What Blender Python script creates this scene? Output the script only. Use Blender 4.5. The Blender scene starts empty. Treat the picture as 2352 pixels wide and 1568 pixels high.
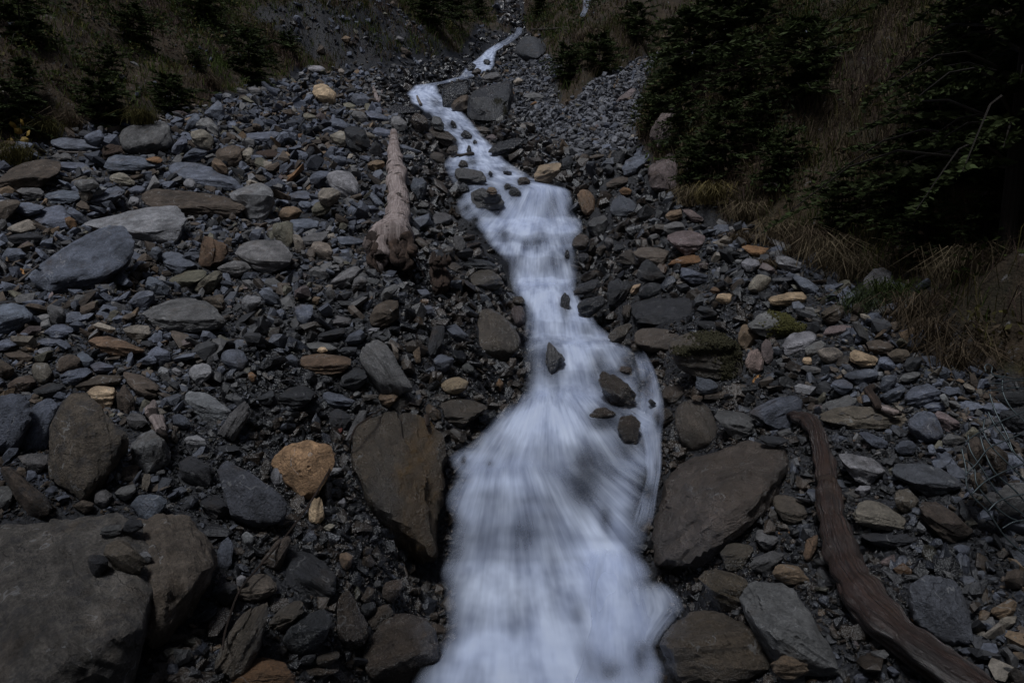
import bpy, bmesh, math, random, colorsys
import numpy as np
from mathutils import Vector, Matrix

random.seed(7)
RNG = np.random.default_rng(7)
S = bpy.context.scene
COL = S.collection

# ---------------------------------------------------------------- camera
PITCH = math.radians(-8.0)
FOC, CX, CY = 1568.0, 1176.0, 784.0           # photograph measured on a 2352 x 1568 sheet, 24 mm lens
cam_d = bpy.data.cameras.new('camera')
cam_d.lens = 24.0
cam_d.sensor_width = 36.0
cam_d.clip_start = 0.1
cam_d.clip_end = 1200
cam = bpy.data.objects.new('camera', cam_d)
cam.location = (0, 0, 0)
cam.rotation_euler = (math.radians(90) + PITCH, 0, 0)
COL.objects.link(cam)
S.camera = cam

# ---------------------------------------------------------------- light: overcast dusk
SUN_EL, SUN_AZ = math.radians(66), math.radians(-150)     # azimuth from +Y towards +X
W = bpy.data.worlds.new('World')
S.world = W
W.use_nodes = True
nt = W.node_tree
bg = nt.nodes['Background']
sky = nt.nodes.new('ShaderNodeTexSky')
sky.sky_type = 'NISHITA'
sky.sun_disc = False
sky.sun_elevation = SUN_EL
sky.sun_rotation = SUN_AZ
sky.air_density = 1.0
sky.dust_density = 3.0
sky.ozone_density = 1.5
nt.links.new(sky.outputs[0], bg.inputs[0])
bg.inputs[1].default_value = 0.034
sun_d = bpy.data.lights.new('sun', 'SUN')
sun_d.energy = 1.5
sun_d.angle = math.radians(13)
sun_d.color = (0.91, 0.95, 1.0)
sun = bpy.data.objects.new('sun', sun_d)
sd = Vector((math.sin(SUN_AZ) * math.cos(SUN_EL), math.cos(SUN_AZ) * math.cos(SUN_EL), math.sin(SUN_EL)))
sun.rotation_euler = sd.to_track_quat('Z', 'Y').to_euler()
sun.location = (0, 0, 40)
COL.objects.link(sun)
S.view_settings.view_transform = 'Standard'
S.view_settings.look = 'None'
S.view_settings.gamma = 1
S.view_settings.use_curve_mapping = False
S.view_settings.exposure = 0.46
S.render.engine = 'CYCLES'
S.cycles.max_bounces = 8
S.cycles.transparent_max_bounces = 24
S.cycles.use_denoising = True

# ---------------------------------------------------------------- numpy noise
_perm = np.random.default_rng(11).permutation(256).astype(np.int64)
_perm = np.concatenate([_perm, _perm, _perm])
_grad = np.random.default_rng(12).normal(size=(256, 3))
_grad /= np.linalg.norm(_grad, axis=1, keepdims=True)

def perlin(P):
    P = np.asarray(P, float)
    I = np.floor(P).astype(np.int64)
    F = P - I
    Wt = F * F * F * (F * (F * 6 - 15) + 10)
    I &= 255
    out = 0
    for dx in (0, 1):
        wx = Wt[..., 0] if dx else 1 - Wt[..., 0]
        for dy in (0, 1):
            wy = Wt[..., 1] if dy else 1 - Wt[..., 1]
            for dz in (0, 1):
                wz = Wt[..., 2] if dz else 1 - Wt[..., 2]
                h = _perm[_perm[_perm[(I[..., 0] + dx) & 255] + ((I[..., 1] + dy) & 255)] + ((I[..., 2] + dz) & 255)]
                g = _grad[h]
                out = out + wx * wy * wz * (g[..., 0] * (F[..., 0] - dx) + g[..., 1] * (F[..., 1] - dy) + g[..., 2] * (F[..., 2] - dz))
    return out * 1.5

def fbm(P, octv=4, gain=0.5, lac=2.03):
    P = np.asarray(P, float)
    a, s = 1.0, 0.0
    for _ in range(octv):
        s = s + a * perlin(P)
        P = P * lac + 17.3
        a *= gain
    return s

def p3(x, y, z=0.0):
    x, y = np.broadcast_arrays(np.asarray(x, float), np.asarray(y, float))
    return np.stack([x, y, np.broadcast_to(np.asarray(z, float), x.shape)], -1)

def sstep(a, b, x):
    t = np.clip((np.asarray(x, float) - a) / (b - a), 0, 1)
    return t * t * (3 - 2 * t)

# ---------------------------------------------------------------- sight lines of the photograph
_F = np.array([0, math.cos(PITCH), math.sin(PITCH)])
_U = np.array([0, -math.sin(PITCH), math.cos(PITCH)])
_R = np.array([1.0, 0, 0])

def ray(u, v):
    u = np.asarray(u, float)[..., None]
    v = np.asarray(v, float)[..., None]
    return _F + _R * (u - CX) / FOC + _U * (CY - v) / FOC

def to_px(P):
    P = np.asarray(P, float)
    d = P @ _F
    d = np.where(np.abs(d) < 1e-6, 1e-6, d)
    return CX + FOC * (P @ _R) / d, CY - FOC * (P @ _U) / d, d

# ---------------------------------------------------------------- the lie of the land
# stream: picture row, distance, left bank, right bank
STREAM = np.array([
    (1700, 3.10, 860, 1560), (1568, 3.68, 930, 1540), (1480, 4.08, 986, 1528), (1400, 4.42, 1002, 1518), (1330, 4.76, 1004, 1508), (1290, 5.00, 1005, 1504), (1200, 5.10, 1012, 1500), (1120, 5.24, 1018, 1512),
    (1050, 5.38, 1026, 1522), (1000, 5.60, 1070, 1524), (960, 5.85, 1120, 1516), (925, 6.12, 1160, 1508), (880, 6.88, 1190, 1500), (850, 7.05, 1192, 1496), (800, 7.45, 1192, 1470), (770, 8.38, 1191, 1418), (740, 8.62, 1192, 1380),
    (700, 9.15, 1195, 1338), (670, 9.62, 1176, 1330), (640, 10.42, 1160, 1331), (590, 10.78, 1138, 1337), (560, 11.30, 1114, 1346), (535, 11.55, 1094, 1350), (500, 12.48, 1060, 1345),
    (465, 12.70, 1042, 1335), (430, 12.98, 1030, 1310), (415, 13.5, 1025, 1235), (395, 14.8, 1020, 1205), (370, 16.3, 1020, 1172), (350, 17.6, 1035, 1152),
    (335, 18.5, 1045, 1140), (315, 19.7, 1035, 1120), (300, 20.6, 1005, 1108), (270, 22.9, 985, 1078), (250, 24.6, 960, 1062), (235, 26.0, 942, 1040), (215, 28.1, 930, 1012),
    (195, 30.2, 950, 1008), (188, 31.1, 1008, 1050), (176, 32.6, 1050, 1092), (162, 34.5, 1060, 1130), (150, 36.2, 1072, 1138), (130, 39.3, 1098, 1140),
    (117, 41.3, 1112, 1142), (105, 43.3, 1130, 1162), (92, 45.6, 1155, 1186), (75, 49.2, 1180, 1202), (60, 52.6, 1186, 1200)], float)

def ratio(v):
    s = (CY - np.asarray(v, float)) / FOC
    return (math.sin(PITCH) + math.cos(PITCH) * s) / (math.cos(PITCH) - math.sin(PITCH) * s)

_sy = STREAM[:, 1]
_sz = _sy * ratio(STREAM[:, 0])
_dep = _sy * math.cos(PITCH) + _sz * math.sin(PITCH)
_sl = (STREAM[:, 2] - CX) / FOC * _dep
_sr = (STREAM[:, 3] - CX) / FOC * _dep
_PY = np.concatenate([[-60, -8, 0, 2.4], _sy, [60, 75, 100, 150, 260]])
_PZ = np.concatenate([[-9, -3.6, -2.85, -2.66], _sz, [18.4, 28.5, 50, 100, 215]])
_BY = np.array([-60, -8, 0, 3.0, 4.0, 5.0, 6.0, 8.0, 10.0, 12.0, 14.0, 17.6, 24.6, 30.2, 39.3, 49.2, 52.6, 60, 75, 100, 150, 260])
_BZ = np.array([-9, -3.6, -2.8, -2.5, -2.27, -1.93, -1.60, -1.06, -.47, .25, 1.12, 2.20, 4.55, 6.55, 10.2, 14.3, 15.8, 18.4, 28.5, 50, 100, 215])

def bed_z(y):
    return np.interp(y, _PY, _PZ)

def bank_z(y):
    k = 0
    for o, w in ((-.5, .2), (-.25, .2), (0, .2), (.25, .2), (.5, .2)):
        k = k + w * np.interp(np.asarray(y) + o, _BY, _BZ)
    return k

def edges(y):
    return np.interp(y, _sy, _sl), np.interp(y, _sy, _sr)

_LFY = np.array([-60, 0, 8, 11.5, 13, 15, 17.6, 22, 26, 29, 32, 36, 40, 50, 70, 260])
_LFX = np.array([-10.5, -10, -9.2, -8.7, -8.7, -8.0, -7.8, -8.0, -8.1, -7.7, -4.7, -3.2, -2.6, -2.2, -4, -10])
_RFY = np.array([-60, 0, 3, 5.5, 7.5, 9.2, 11.2, 14, 17.8, 24, 28, 31, 36, 40])
_RFX = np.array([4.6, 4.4, 4.0, 3.85, 4.15, 3.55, 2.75, 2.5, 3.15, 4.9, 6.4, 8.0, 11, 14])

def land(x, y):
    """height, how green the place is (0 rubble .. 1 turf), how far from the stream's edge"""
    x, y = np.broadcast_arrays(np.asarray(x, float), np.asarray(y, float))
    el, er = edges(y)
    el = el + .12 * perlin(p3(y * 1.3, 3.3))
    er = er + .12 * perlin(p3(y * 1.3, 9.3))
    d = np.maximum(el - x, x - er)                       # > 0 on the banks
    left = x < .5 * (el + er)
    zb = bank_z(y)
    zs = np.minimum(bed_z(y), bed_z(y - .14)) - .24
    farw = sstep(22, 40, y)
    steep = np.where(left, .48, .40) * (1 - .45 * farw)
    top = np.where(left, .72, .62)
    lift = np.minimum(np.maximum(d, 0) * steep, top) + np.maximum(d - top / steep, 0) * np.where(left, .075, .08)
    lift = lift * 1.0
    k = sstep(-.05, .55, d)
    z = zs * (1 - k) + (np.maximum(zb, zs - .3) + lift - .05) * k
    # hollow of dark gravel on the near left
    lf = np.minimum(np.interp(y, _LFY, _LFX) + .5 * perlin(p3(x * .35, y * .5, 4.1)), el - .55)
    rf = np.interp(y, _RFY, _RFX) + .35 * perlin(p3(x * .4, y * .6, 8.1))
    hl = lf - x
    hr = np.where(y < 37, x - rf, -1.0)
    g2 = np.minimum((y - 20.5) - (x - 1.36) * 1.70, x - np.maximum(1.45, er + .8))     # turf slope above the scree chute
    g2 = g2 + .5 * perlin(p3(x * .3, y * .3, 2.7))
    rise_l = np.maximum(hl, 0)
    rise_r = np.maximum(hr, 0)
    z = z + .74 * rise_l - .006 * np.minimum(rise_l, 60) ** 2 * .5
    z = z + .95 * rise_r - .006 * np.minimum(rise_r, 60) ** 2 * .5
    z = z + .42 * np.maximum(g2, 0)
    chute = sstep(1.0, 5.0, d) * np.where(left, 0, 1) * sstep(14, 20, y)
    z = z + chute * .5
    veg = np.maximum(sstep(-.1, .5, hl), np.maximum(sstep(-.15, .4, hr), sstep(-.2, .5, g2) * (y > 19)))
    far = sstep(46, 53, y) * (d > .3)
    veg = np.maximum(veg, far)
    # bare grey slide on the left slope, gully up at the head
    sn = perlin(p3(x * .6, y * .6)) * .9
    slide = sstep(28.6, 30, y + sn) * sstep(38.5, 36.5, y + sn) * sstep(4.2, 2.6, hl + sn) * left
    slide = np.maximum(slide, sstep(0, 1, 1 - np.abs(x + .6 - (y - 60) * (-.03) + .4 * perlin(p3(x, y * .4))) / 1.5) * sstep(50, 54, y))
    veg = veg * (1 - .68 * sstep(.15, .6, slide))
    rough = .12 * fbm(p3(x * .9, y * .9, 1.0), 3) + .055 * fbm(p3(x * 3.2, y * 3.2, 2.0), 2)
    rough = rough * np.where(d < 0, .35, 1) * (1 + 2.2 * veg * sstep(10, 25, y) + 1.0 * veg)
    return z + rough, veg, d

def land_z(x, y):
    return land(x, y)[0]

_TS = np.concatenate([np.linspace(1.2, 16, 620), np.linspace(16.05, 70, 700), np.linspace(70.5, 260, 250)])

def hit(u, v):
    """distance along the view axis at which a sight line meets the ground"""
    r = ray(u, v)
    P = r[None, :] * _TS[:, None]
    below = P[:, 2] < land_z(P[:, 0], P[:, 1])
    i = int(np.argmax(below)) if below.any() else len(_TS) - 1
    return float(_TS[i])

# ---------------------------------------------------------------- small helpers
def mesh_obj(name, V, Fs, mat=None, parent=None, smooth=False, attr=None, uv=None):
    """V: (n,3); Fs: (m,k) array or list of faces"""
    me = bpy.data.meshes.new(name)
    if isinstance(Fs, np.ndarray):
        n, m, k = len(V), len(Fs), Fs.shape[1]
        me.vertices.add(n)
        me.vertices.foreach_set('co', np.ascontiguousarray(V, dtype=np.float32).ravel())
        me.loops.add(m * k)
        me.loops.foreach_set('vertex_index', np.ascontiguousarray(Fs, dtype=np.int32).ravel())
        me.polygons.add(m)
        me.polygons.foreach_set('loop_start', np.arange(0, m * k, k, dtype=np.int32))
        me.polygons.foreach_set('loop_total', np.full(m, k, dtype=np.int32))
        me.update(calc_edges=True)
    else:
        me.from_pydata([tuple(map(float, q)) for q in V], [], Fs)
        me.update()
    if smooth:
        me.shade_smooth()
    else:
        me.shade_flat()
    if attr:
        for an, (ty, arr) in attr.items():
            a = me.attributes.new(an, ty, 'POINT')
            a.data.foreach_set('color' if ty == 'FLOAT_COLOR' else 'value', np.ascontiguousarray(arr, dtype=np.float32).ravel())
    if uv is not None:
        ul = me.uv_layers.new(name='flow')
        li = np.empty(len(me.loops), dtype=np.int32)
        me.loops.foreach_get('vertex_index', li)
        ul.data.foreach_set('uv', np.ascontiguousarray(uv[li], dtype=np.float32).ravel())
    if mat:
        me.materials.append(mat)
    o = bpy.data.objects.new(name, me)
    COL.objects.link(o)
    if parent:
        o.parent = parent
    return o

def tag(o, label=None, cat=None, group=None, kind=None):
    if label: o['label'] = label
    if cat: o['category'] = cat
    if group: o['group'] = group
    if kind: o['kind'] = kind
    return o

def empty(name, loc):
    o = bpy.data.objects.new(name, None)
    o.location = loc
    o.empty_display_size = .1
    COL.objects.link(o)
    return o

def tube(path, radii, seg=8, wob=0.0, seed=0, cap=True):
    """swept tube along world points; returns V, F, flow uv"""
    P = np.asarray(path, float)
    n = len(P)
    T = np.gradient(P, axis=0)
    T /= np.linalg.norm(T, axis=1, keepdims=True) + 1e-9
    up = np.array([0.13, 0.21, 0.97])
    A = np.cross(T, up)
    A /= np.linalg.norm(A, axis=1, keepdims=True) + 1e-9
    B = np.cross(T, A)
    th = np.linspace(0, 2 * np.pi, seg, endpoint=False)
    R = np.asarray(radii, float)[:, None] * np.ones((1, seg))
    V = P[:, None, :] + R[..., None] * (np.cos(th)[None, :, None] * A[:, None, :] + np.sin(th)[None, :, None] * B[:, None, :])
    if wob:
        m = np.asarray(radii).mean()
        k = fbm(np.stack([V[..., 0] / m * .5, V[..., 1] / m * .16, V[..., 2] / m * .5 + seed], -1), 3)
        V = P[:, None, :] + (V - P[:, None, :]) * (1 + wob * k)[..., None]
    V = V.reshape(-1, 3)
    arc = np.concatenate([[0], np.cumsum(np.linalg.norm(np.diff(P, axis=0), axis=1))])
    UV = np.stack([np.tile(np.abs(np.linspace(-1, 1, seg)) * .5, n), np.repeat(arc, seg)], 1)
    F = []
    for i in range(n - 1):
        for j in range(seg):
            a, b = i * seg + j, i * seg + (j + 1) % seg
            F.append((a, b, b + seg, a + seg))
    if cap:
        for base, c, flip in ((0, P[0], False), ((n - 1) * seg, P[-1], True)):
            ci = len(V)
            V = np.vstack([V, c[None]])
            UV = np.vstack([UV, [[.3, arc[0] if base == 0 else arc[-1]]]])
            for j in range(seg):
                a, b = base + j, base + (j + 1) % seg
                F.append((a, b, ci, ci) if flip else (b, a, ci, ci))
    F = [f if f[2] != f[3] else f[:3] for f in F]
    return V, F, UV

def join(parts):
    Vs, Fs, Us, o = [], [], [], 0
    for V, F, U in parts:
        Vs.append(V)
        Us.append(U)
        Fs += [tuple(i + o for i in f) for f in F]
        o += len(V)
    return np.vstack(Vs), Fs, np.vstack(Us)

def spline(P, n):
    P = np.asarray(P, float)
    t = np.concatenate([[0], np.cumsum(np.linalg.norm(np.diff(P[:, :3], axis=0), axis=1))])
    t /= t[-1]
    m = len(P)
    M = np.gradient(P, t, axis=0)
    q = np.linspace(0, 1, n)
    i = np.clip(np.searchsorted(t, q) - 1, 0, m - 2)
    h = (t[i + 1] - t[i])[:, None]
    s = ((q - t[i]) / (t[i + 1] - t[i]))[:, None]
    return (2 * s**3 - 3 * s**2 + 1) * P[i] + (s**3 - 2 * s**2 + s) * h * M[i] + (-2 * s**3 + 3 * s**2) * P[i + 1] + (s**3 - s**2) * h * M[i + 1]

# ---------------------------------------------------------------- materials
class NT:
    def __init__(s, name):
        s.m = bpy.data.materials.new(name)
        s.m.use_nodes = True
        s.t = s.m.node_tree
        s.t.nodes.clear()
        s.out = s.t.nodes.new('ShaderNodeOutputMaterial')
    def n(s, typ, **kw):
        x = s.t.nodes.new('ShaderNode' + typ)
        for k, v in kw.items():
            setattr(x, k, v)
        return x
    def l(s, a, b):
        s.t.links.new(a, b)
    def val(s, sock, v):
        if hasattr(v, 'is_linked') or hasattr(v, 'links'):
            s.l(v, sock)
        else:
            sock.default_value = v
    def math(s, op, a, b=0.0, clamp=False):
        x = s.n('Math', operation=op, use_clamp=clamp)
        s.val(x.inputs[0], a)
        s.val(x.inputs[1], b)
        return x.outputs[0]
    def vmath(s, op, a, b):
        x = s.n('VectorMath', operation=op)
        s.val(x.inputs[0], a)
        s.val(x.inputs[1], b)
        return x.outputs[0]
    def noise(s, vec, scale, detail=5, rough=.55):
        x = s.n('TexNoise')
        if vec is not None:
            s.l(vec, x.inputs['Vector'])
        x.inputs['Scale'].default_value = scale
        x.inputs['Detail'].default_value = detail
        x.inputs['Roughness'].default_value = rough
        return x.outputs['Fac']
    def ramp(s, f, stops):
        x = s.n('ValToRGB')
        e = x.color_ramp.elements
        while len(e) < len(stops):
            e.new(.5)
        for q, (p, c) in zip(e, stops):
            q.position = p
            q.color = c if len(c) == 4 else (*c, 1)
        s.l(f, x.inputs[0])
        return x.outputs[0]
    def mr(s, f, a, b, c, d):
        x = s.n('MapRange')
        s.l(f, x.inputs[0])
        for i, q in enumerate((a, b, c, d)):
            x.inputs[i + 1].default_value = q
        return x.outputs[0]
    def mix(s, f, a, b, blend='MIX'):
        x = s.n('Mix', data_type='RGBA', blend_type=blend)
        s.val(x.inputs[0], f)
        s.val(x.inputs[6], a)
        s.val(x.inputs[7], b)
        return x.outputs[2]
    def scale(s, col, f):
        x = s.n('VectorMath', operation='SCALE')
        s.l(col, x.inputs[0])
        s.val(x.inputs[3], f)
        return x.outputs[0]
    def bump(s, h, strength=.5, dist=.02, normal=None):
        x = s.n('Bump')
        s.l(h, x.inputs['Height'])
        x.inputs['Strength'].default_value = strength
        x.inputs['Distance'].default_value = dist
        if normal is not None:
            s.l(normal, x.inputs['Normal'])
        return x.outputs[0]
    def bsdf(s, col, rough=.7, normal=None, spec=.5):
        x = s.n('BsdfPrincipled')
        s.val(x.inputs['Base Color'], col)
        s.val(x.inputs['Roughness'], rough)
        s.val(x.inputs['Specular IOR Level'], spec)
        if normal is not None:
            s.l(normal, x.inputs['Normal'])
        s.l(x.outputs[0], s.out.inputs[0])
        return x

def rock_material(kind='plain'):
    """one stone shader; the tint and the wetness come from the object's own colour"""
    g = NT('rock_' + kind)
    oi = g.n('ObjectInfo')
    tc = g.n('TexCoord')
    off = g.n('CombineXYZ')
    r = g.math('MULTIPLY', oi.outputs['Random'], 37.0)
    g.l(r, off.inputs[0]); g.l(g.math('MULTIPLY', r, 1.7), off.inputs[1]); g.l(g.math('MULTIPLY', r, .6), off.inputs[2])
    P = g.vmath('ADD', tc.outputs['Object'], off.outputs[0])
    big = g.noise(P, 2.2, 5, .6)
    mid = g.noise(P, 9.0, 8, .66)
    fine = g.noise(P, 70.0, 6, .7)
    mp = g.n('Mapping')
    g.l(P, mp.inputs[0])
    mp.inputs['Scale'].default_value = (1.6, 1.6, 8.0)
    strata = g.noise(mp.outputs[0], 2.6, 8, .68)
    msk = g.mr(g.noise(g.vmath('ADD', P, (2.2, 6.1, 4.4)), 2.6, 3, .5), .40, .62, 0, 1)
    strata = g.math('ADD', .5, g.math('MULTIPLY', g.math('SUBTRACT', strata, .5), g.mr(msk, 0, 1, .25, 1.0)))
    vc = g.n('TexVoronoi', feature='DISTANCE_TO_EDGE')
    wp = g.n('Mapping'); g.l(P, wp.inputs[0]); wp.inputs['Scale'].default_value = (1, 1, 2.2)
    wv = g.n('TexNoise'); g.l(P, wv.inputs['Vector']); wv.inputs['Scale'].default_value = 6; wv.inputs['Detail'].default_value = 4
    g.l(g.vmath('ADD', wp.outputs[0], g.scale(wv.outputs['Color'], .35)), vc.inputs['Vector'])
    vc.inputs['Scale'].default_value = 4.2
    crk = g.math('MULTIPLY', g.mr(vc.outputs['Distance'], 0, .018, 1, 0), g.mr(big, .52, .64, 0, 1))
    f = g.math('MULTIPLY', g.mr(big, .3, .7, .66, 1.36), g.mr(mid, .32, .68, .52, 1.5))
    f = g.math('MULTIPLY', f, g.mr(strata, .35, .68, .62, 1.38))
    f = g.math('MULTIPLY', f, g.mr(fine, .32, .68, .55, 1.5))
    f = g.math('MULTIPLY', f, g.mr(crk, 0, 1, 1, .62))
    col = g.scale(oi.outputs['Color'], f)
    # brown iron film and pale dust, both with shapes of their own
    iron = g.mr(g.noise(g.vmath('ADD', P, (5.1, 2.2, 9.4)), 3.1, 6, .62), .56, .70, 0, .55)
    if kind == 'streak':
        iron = g.mr(g.noise(g.vmath('ADD', P, (5.1, 2.2, 9.4)), 3.1, 6, .62), .58, .75, 0, .5)
    col = g.mix(g.math('MULTIPLY', iron, .55), col, (.105, .066, .034, 1))
    dust = g.mr(g.noise(g.vmath('ADD', P, (1.3, 7.7, 3.1)), 24, 8, .72), .60, .72, 0, .55)
    col = g.mix(g.math('MULTIPLY', dust, g.math('SUBTRACT', 1.0, oi.outputs['Alpha'])), col, (.25, .245, .25, 1))
    # thin calcite veins
    vw = g.noise(g.vmath('ADD', P, (9.3, 4.1, .2)), 2.6, 3, .5)
    vein = g.math('LESS_THAN', g.math('ABSOLUTE', g.math('SUBTRACT', vw, .5)), .0045)
    vein = g.math('MULTIPLY', vein, g.math('GREATER_THAN', mid, .52))
    col = g.mix(g.math('MULTIPLY', vein, .45), col, (.36, .36, .36, 1))
    wet = g.mr(g.math('ADD', oi.outputs['Alpha'], g.mr(mid, .3, .7, -.22, .22)), .1, .75, 0, 1)
    col = g.scale(col, g.mr(wet, 0, 1, 1.0, .50))
    if kind == 'streak':
        # a broad ochre film of iron down one side of the stone
        sp = g.n('SeparateXYZ'); g.l(tc.outputs['Object'], sp.inputs[0])
        band = g.math('ADD', sp.outputs[0], g.mr(big, .3, .7, -.13, .13))
        m1 = g.math('MULTIPLY', g.mr(band, -.02, .10, 0, 1), g.mr(band, .20, .36, 1, 0))
        col = g.mix(g.math('MULTIPLY', m1, g.mr(mid, .3, .7, .45, .95)), col, (.085, .048, .014, 1))
    if kind == 'mottle':
        m1 = g.mr(g.noise(P, 12, 7, .7), .50, .60, 0, 1)
        col = g.mix(g.math('MULTIPLY', m1, .65), col, (.05, .048, .05, 1))
    if kind == 'spot':
        vo = g.n('TexVoronoi'); g.l(P, vo.inputs['Vector']); vo.inputs['Scale'].default_value = 7
        m1 = g.math('LESS_THAN', g.math('ADD', vo.outputs['Distance'], g.mr(mid, .3, .7, -.08, .08)), .27)
        col = g.mix(g.math('MULTIPLY', m1, .6), col, (.045, .045, .05, 1))
    h = g.math('ADD', g.math('MULTIPLY', strata, .5), g.math('ADD', g.math('MULTIPLY', mid, .55), g.math('MULTIPLY', fine, .30)))
    h = g.math('SUBTRACT', h, g.math('MULTIPLY', crk, .15))
    nrm = g.bump(h, 1.0, .07)
    rough = g.math('ADD', g.mr(wet, 0, 1, .78, .22), g.mr(fine, .3, .7, -.06, .1))
    g.bsdf(col, rough, nrm, g.mr(wet, 0, 1, .40, .75))
    return g.m

M_ROCK = rock_material()
M_STREAK = rock_material('streak')
M_MOTTLE = rock_material('mottle')
M_SPOT = rock_material('spot')

def tint_material(name, rough=.7, var=.35, scale=25, wetattr=False, bump=.4, dist=.008, spec=.4, transl=0):
    g = NT(name)
    a = g.n('Attribute', attribute_name='tint')
    tc = g.n('TexCoord')
    P = tc.outputs['Object']
    n1 = g.noise(P, scale, 6, .68)
    n2 = g.noise(P, scale * 4.5, 4, .68)
    f = g.math('MULTIPLY', g.mr(n1, .3, .7, 1 - var, 1 + var), g.mr(n2, .3, .7, 1 - var * .7, 1 + var * .7))
    col = g.scale(a.outputs['Color'], f)
    r = rough
    if wetattr:
        wet = a.outputs['Alpha']
        col = g.scale(col, g.mr(wet, 0, 1, 1.0, .38))
        r = g.math('ADD', g.mr(wet, 0, 1, .8, .20), g.mr(n2, .3, .7, -.05, .1))
        spec = g.mr(wet, 0, 1, .4, .8)
    nrm = g.bump(g.math('ADD', n1, g.math('MULTIPLY', n2, .4)), bump, dist) if bump else None
    b = g.bsdf(col, r, nrm, spec)
    if transl:
        tr = g.n('BsdfTranslucent'); g.l(col, tr.inputs[0])
        mx = g.n('MixShader'); mx.inputs[0].default_value = transl
        g.l(b.outputs[0], mx.inputs[1]); g.l(tr.outputs[0], mx.inputs[2]); g.l(mx.outputs[0], g.out.inputs[0])
    return g.m

M_RUBBLE = tint_material('scree_stone', wetattr=True, var=.5, scale=20, bump=.8, dist=.02, spec=.5)
M_GRASS = tint_material('grass_blade', .8, .2, 8, bump=0, spec=.15, transl=.25)
M_NEEDLE = tint_material('spruce_needle', .8, .25, 6, bump=0, spec=.15, transl=.15)

def wood_material(name, base, dark, scar=.5, rough=.75, wet=0.0):
    g = NT(name)
    tc = g.n('TexCoord')
    uv = g.n('UVMap', uv_map='flow')
    mp = g.n('Mapping'); g.l(uv.outputs[0], mp.inputs[0]); mp.inputs['Scale'].default_value = (17, 1.1, 1)
    grain = g.noise(mp.outputs[0], 2.0, 7, .62)
    n = g.noise(tc.outputs['Object'], 5, 6, .65)
    n2 = g.noise(tc.outputs['Object'], 38, 5, .7)
    col = g.mix(g.mr(grain, .35, .65, 0, 1), dark, base)
    col = g.mix(g.mr(n, .52, .72, 0, scar), col, (.085, .05, .033, 1))
    vo = g.n('TexVoronoi'); g.l(tc.outputs['Object'], vo.inputs['Vector']); vo.inputs['Scale'].default_value = 3.6
    kn = g.math('LESS_THAN', g.math('ADD', vo.outputs['Distance'], g.mr(n2, .3, .7, -.10, .10)), .27)
    col = g.mix(g.math('MULTIPLY', kn, scar), col, (.03, .02, .016, 1))
    col = g.scale(col, g.mr(n2, .3, .7, .75, 1.25))
    h = g.math('ADD', grain, g.math('MULTIPLY', n2, .3))
    g.bsdf(col, g.mr(grain, .3, .7, rough + .2, rough - .05), g.bump(h, 1.0, .045), .4 + wet)
    return g.m

M_PALEWOOD = wood_material('bleached_wood', (.40, .33, .31, 1), (.19, .15, .14, 1), .95)
M_REDWOOD = wood_material('wet_driftwood', (.070, .042, .034, 1), (.018, .012, .010, 1), .55, .20, .5)
M_ROTWOOD = wood_material('rotten_wood', (.088, .058, .044, 1), (.03, .02, .016, 1), .6, .9)
M_TWIG = wood_material('dry_twig', (.22, .19, .17, 1), (.10, .085, .075, 1), .2)
M_BARK = wood_material('bark', (.05, .04, .032, 1), (.022, .017, .014, 1), .2)

def ground_material():
    g = NT('ground_soil')
    tc = g.n('TexCoord')
    P = tc.outputs['Object']
    a = g.n('Attribute', attribute_name='veg')
    n1 = g.noise(P, 1.1, 8, .65)
    n2 = g.noise(P, 14, 8, .7)
    vo = g.n('TexVoronoi'); g.l(P, vo.inputs['Vector']); vo.inputs['Scale'].default_value = 42
    sp = g.n('SeparateColor'); g.l(vo.outputs['Color'], sp.inputs[0])
    gravel = g.mix(sp.outputs[0], (.003, .003, .004, 1), (.026, .027, .032, 1))
    gravel = g.scale(gravel, g.mr(n2, .3, .7, .55, 1.35))
    turf = g.ramp(n1, [(.30, (.014, .014, .006)), (.46, (.030, .020, .011)), (.58, (.042, .028, .015)), (.72, (.020, .022, .008))])
    turf = g.scale(turf, g.mr(n2, .3, .7, .5, 1.45))
    stones = g.mr(g.noise(P, 5.5, 6, .7), .60, .66, 0, .7)
    turf = g.mix(stones, turf, (.13, .125, .125, 1))
    m = g.mr(g.math('ADD', a.outputs['Fac'], g.mr(n2, .3, .7, -.25, .25)), .35, .65, 0, 1)
    col = g.mix(m, gravel, turf)
    h = g.math('ADD', g.math('MULTIPLY', vo.outputs['Distance'], -.6), n2)
    g.bsdf(col, g.mr(m, 0, 1, .55, .9), g.bump(h, .7, .03), .35)
    return g.m

M_GROUND = ground_material()

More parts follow.
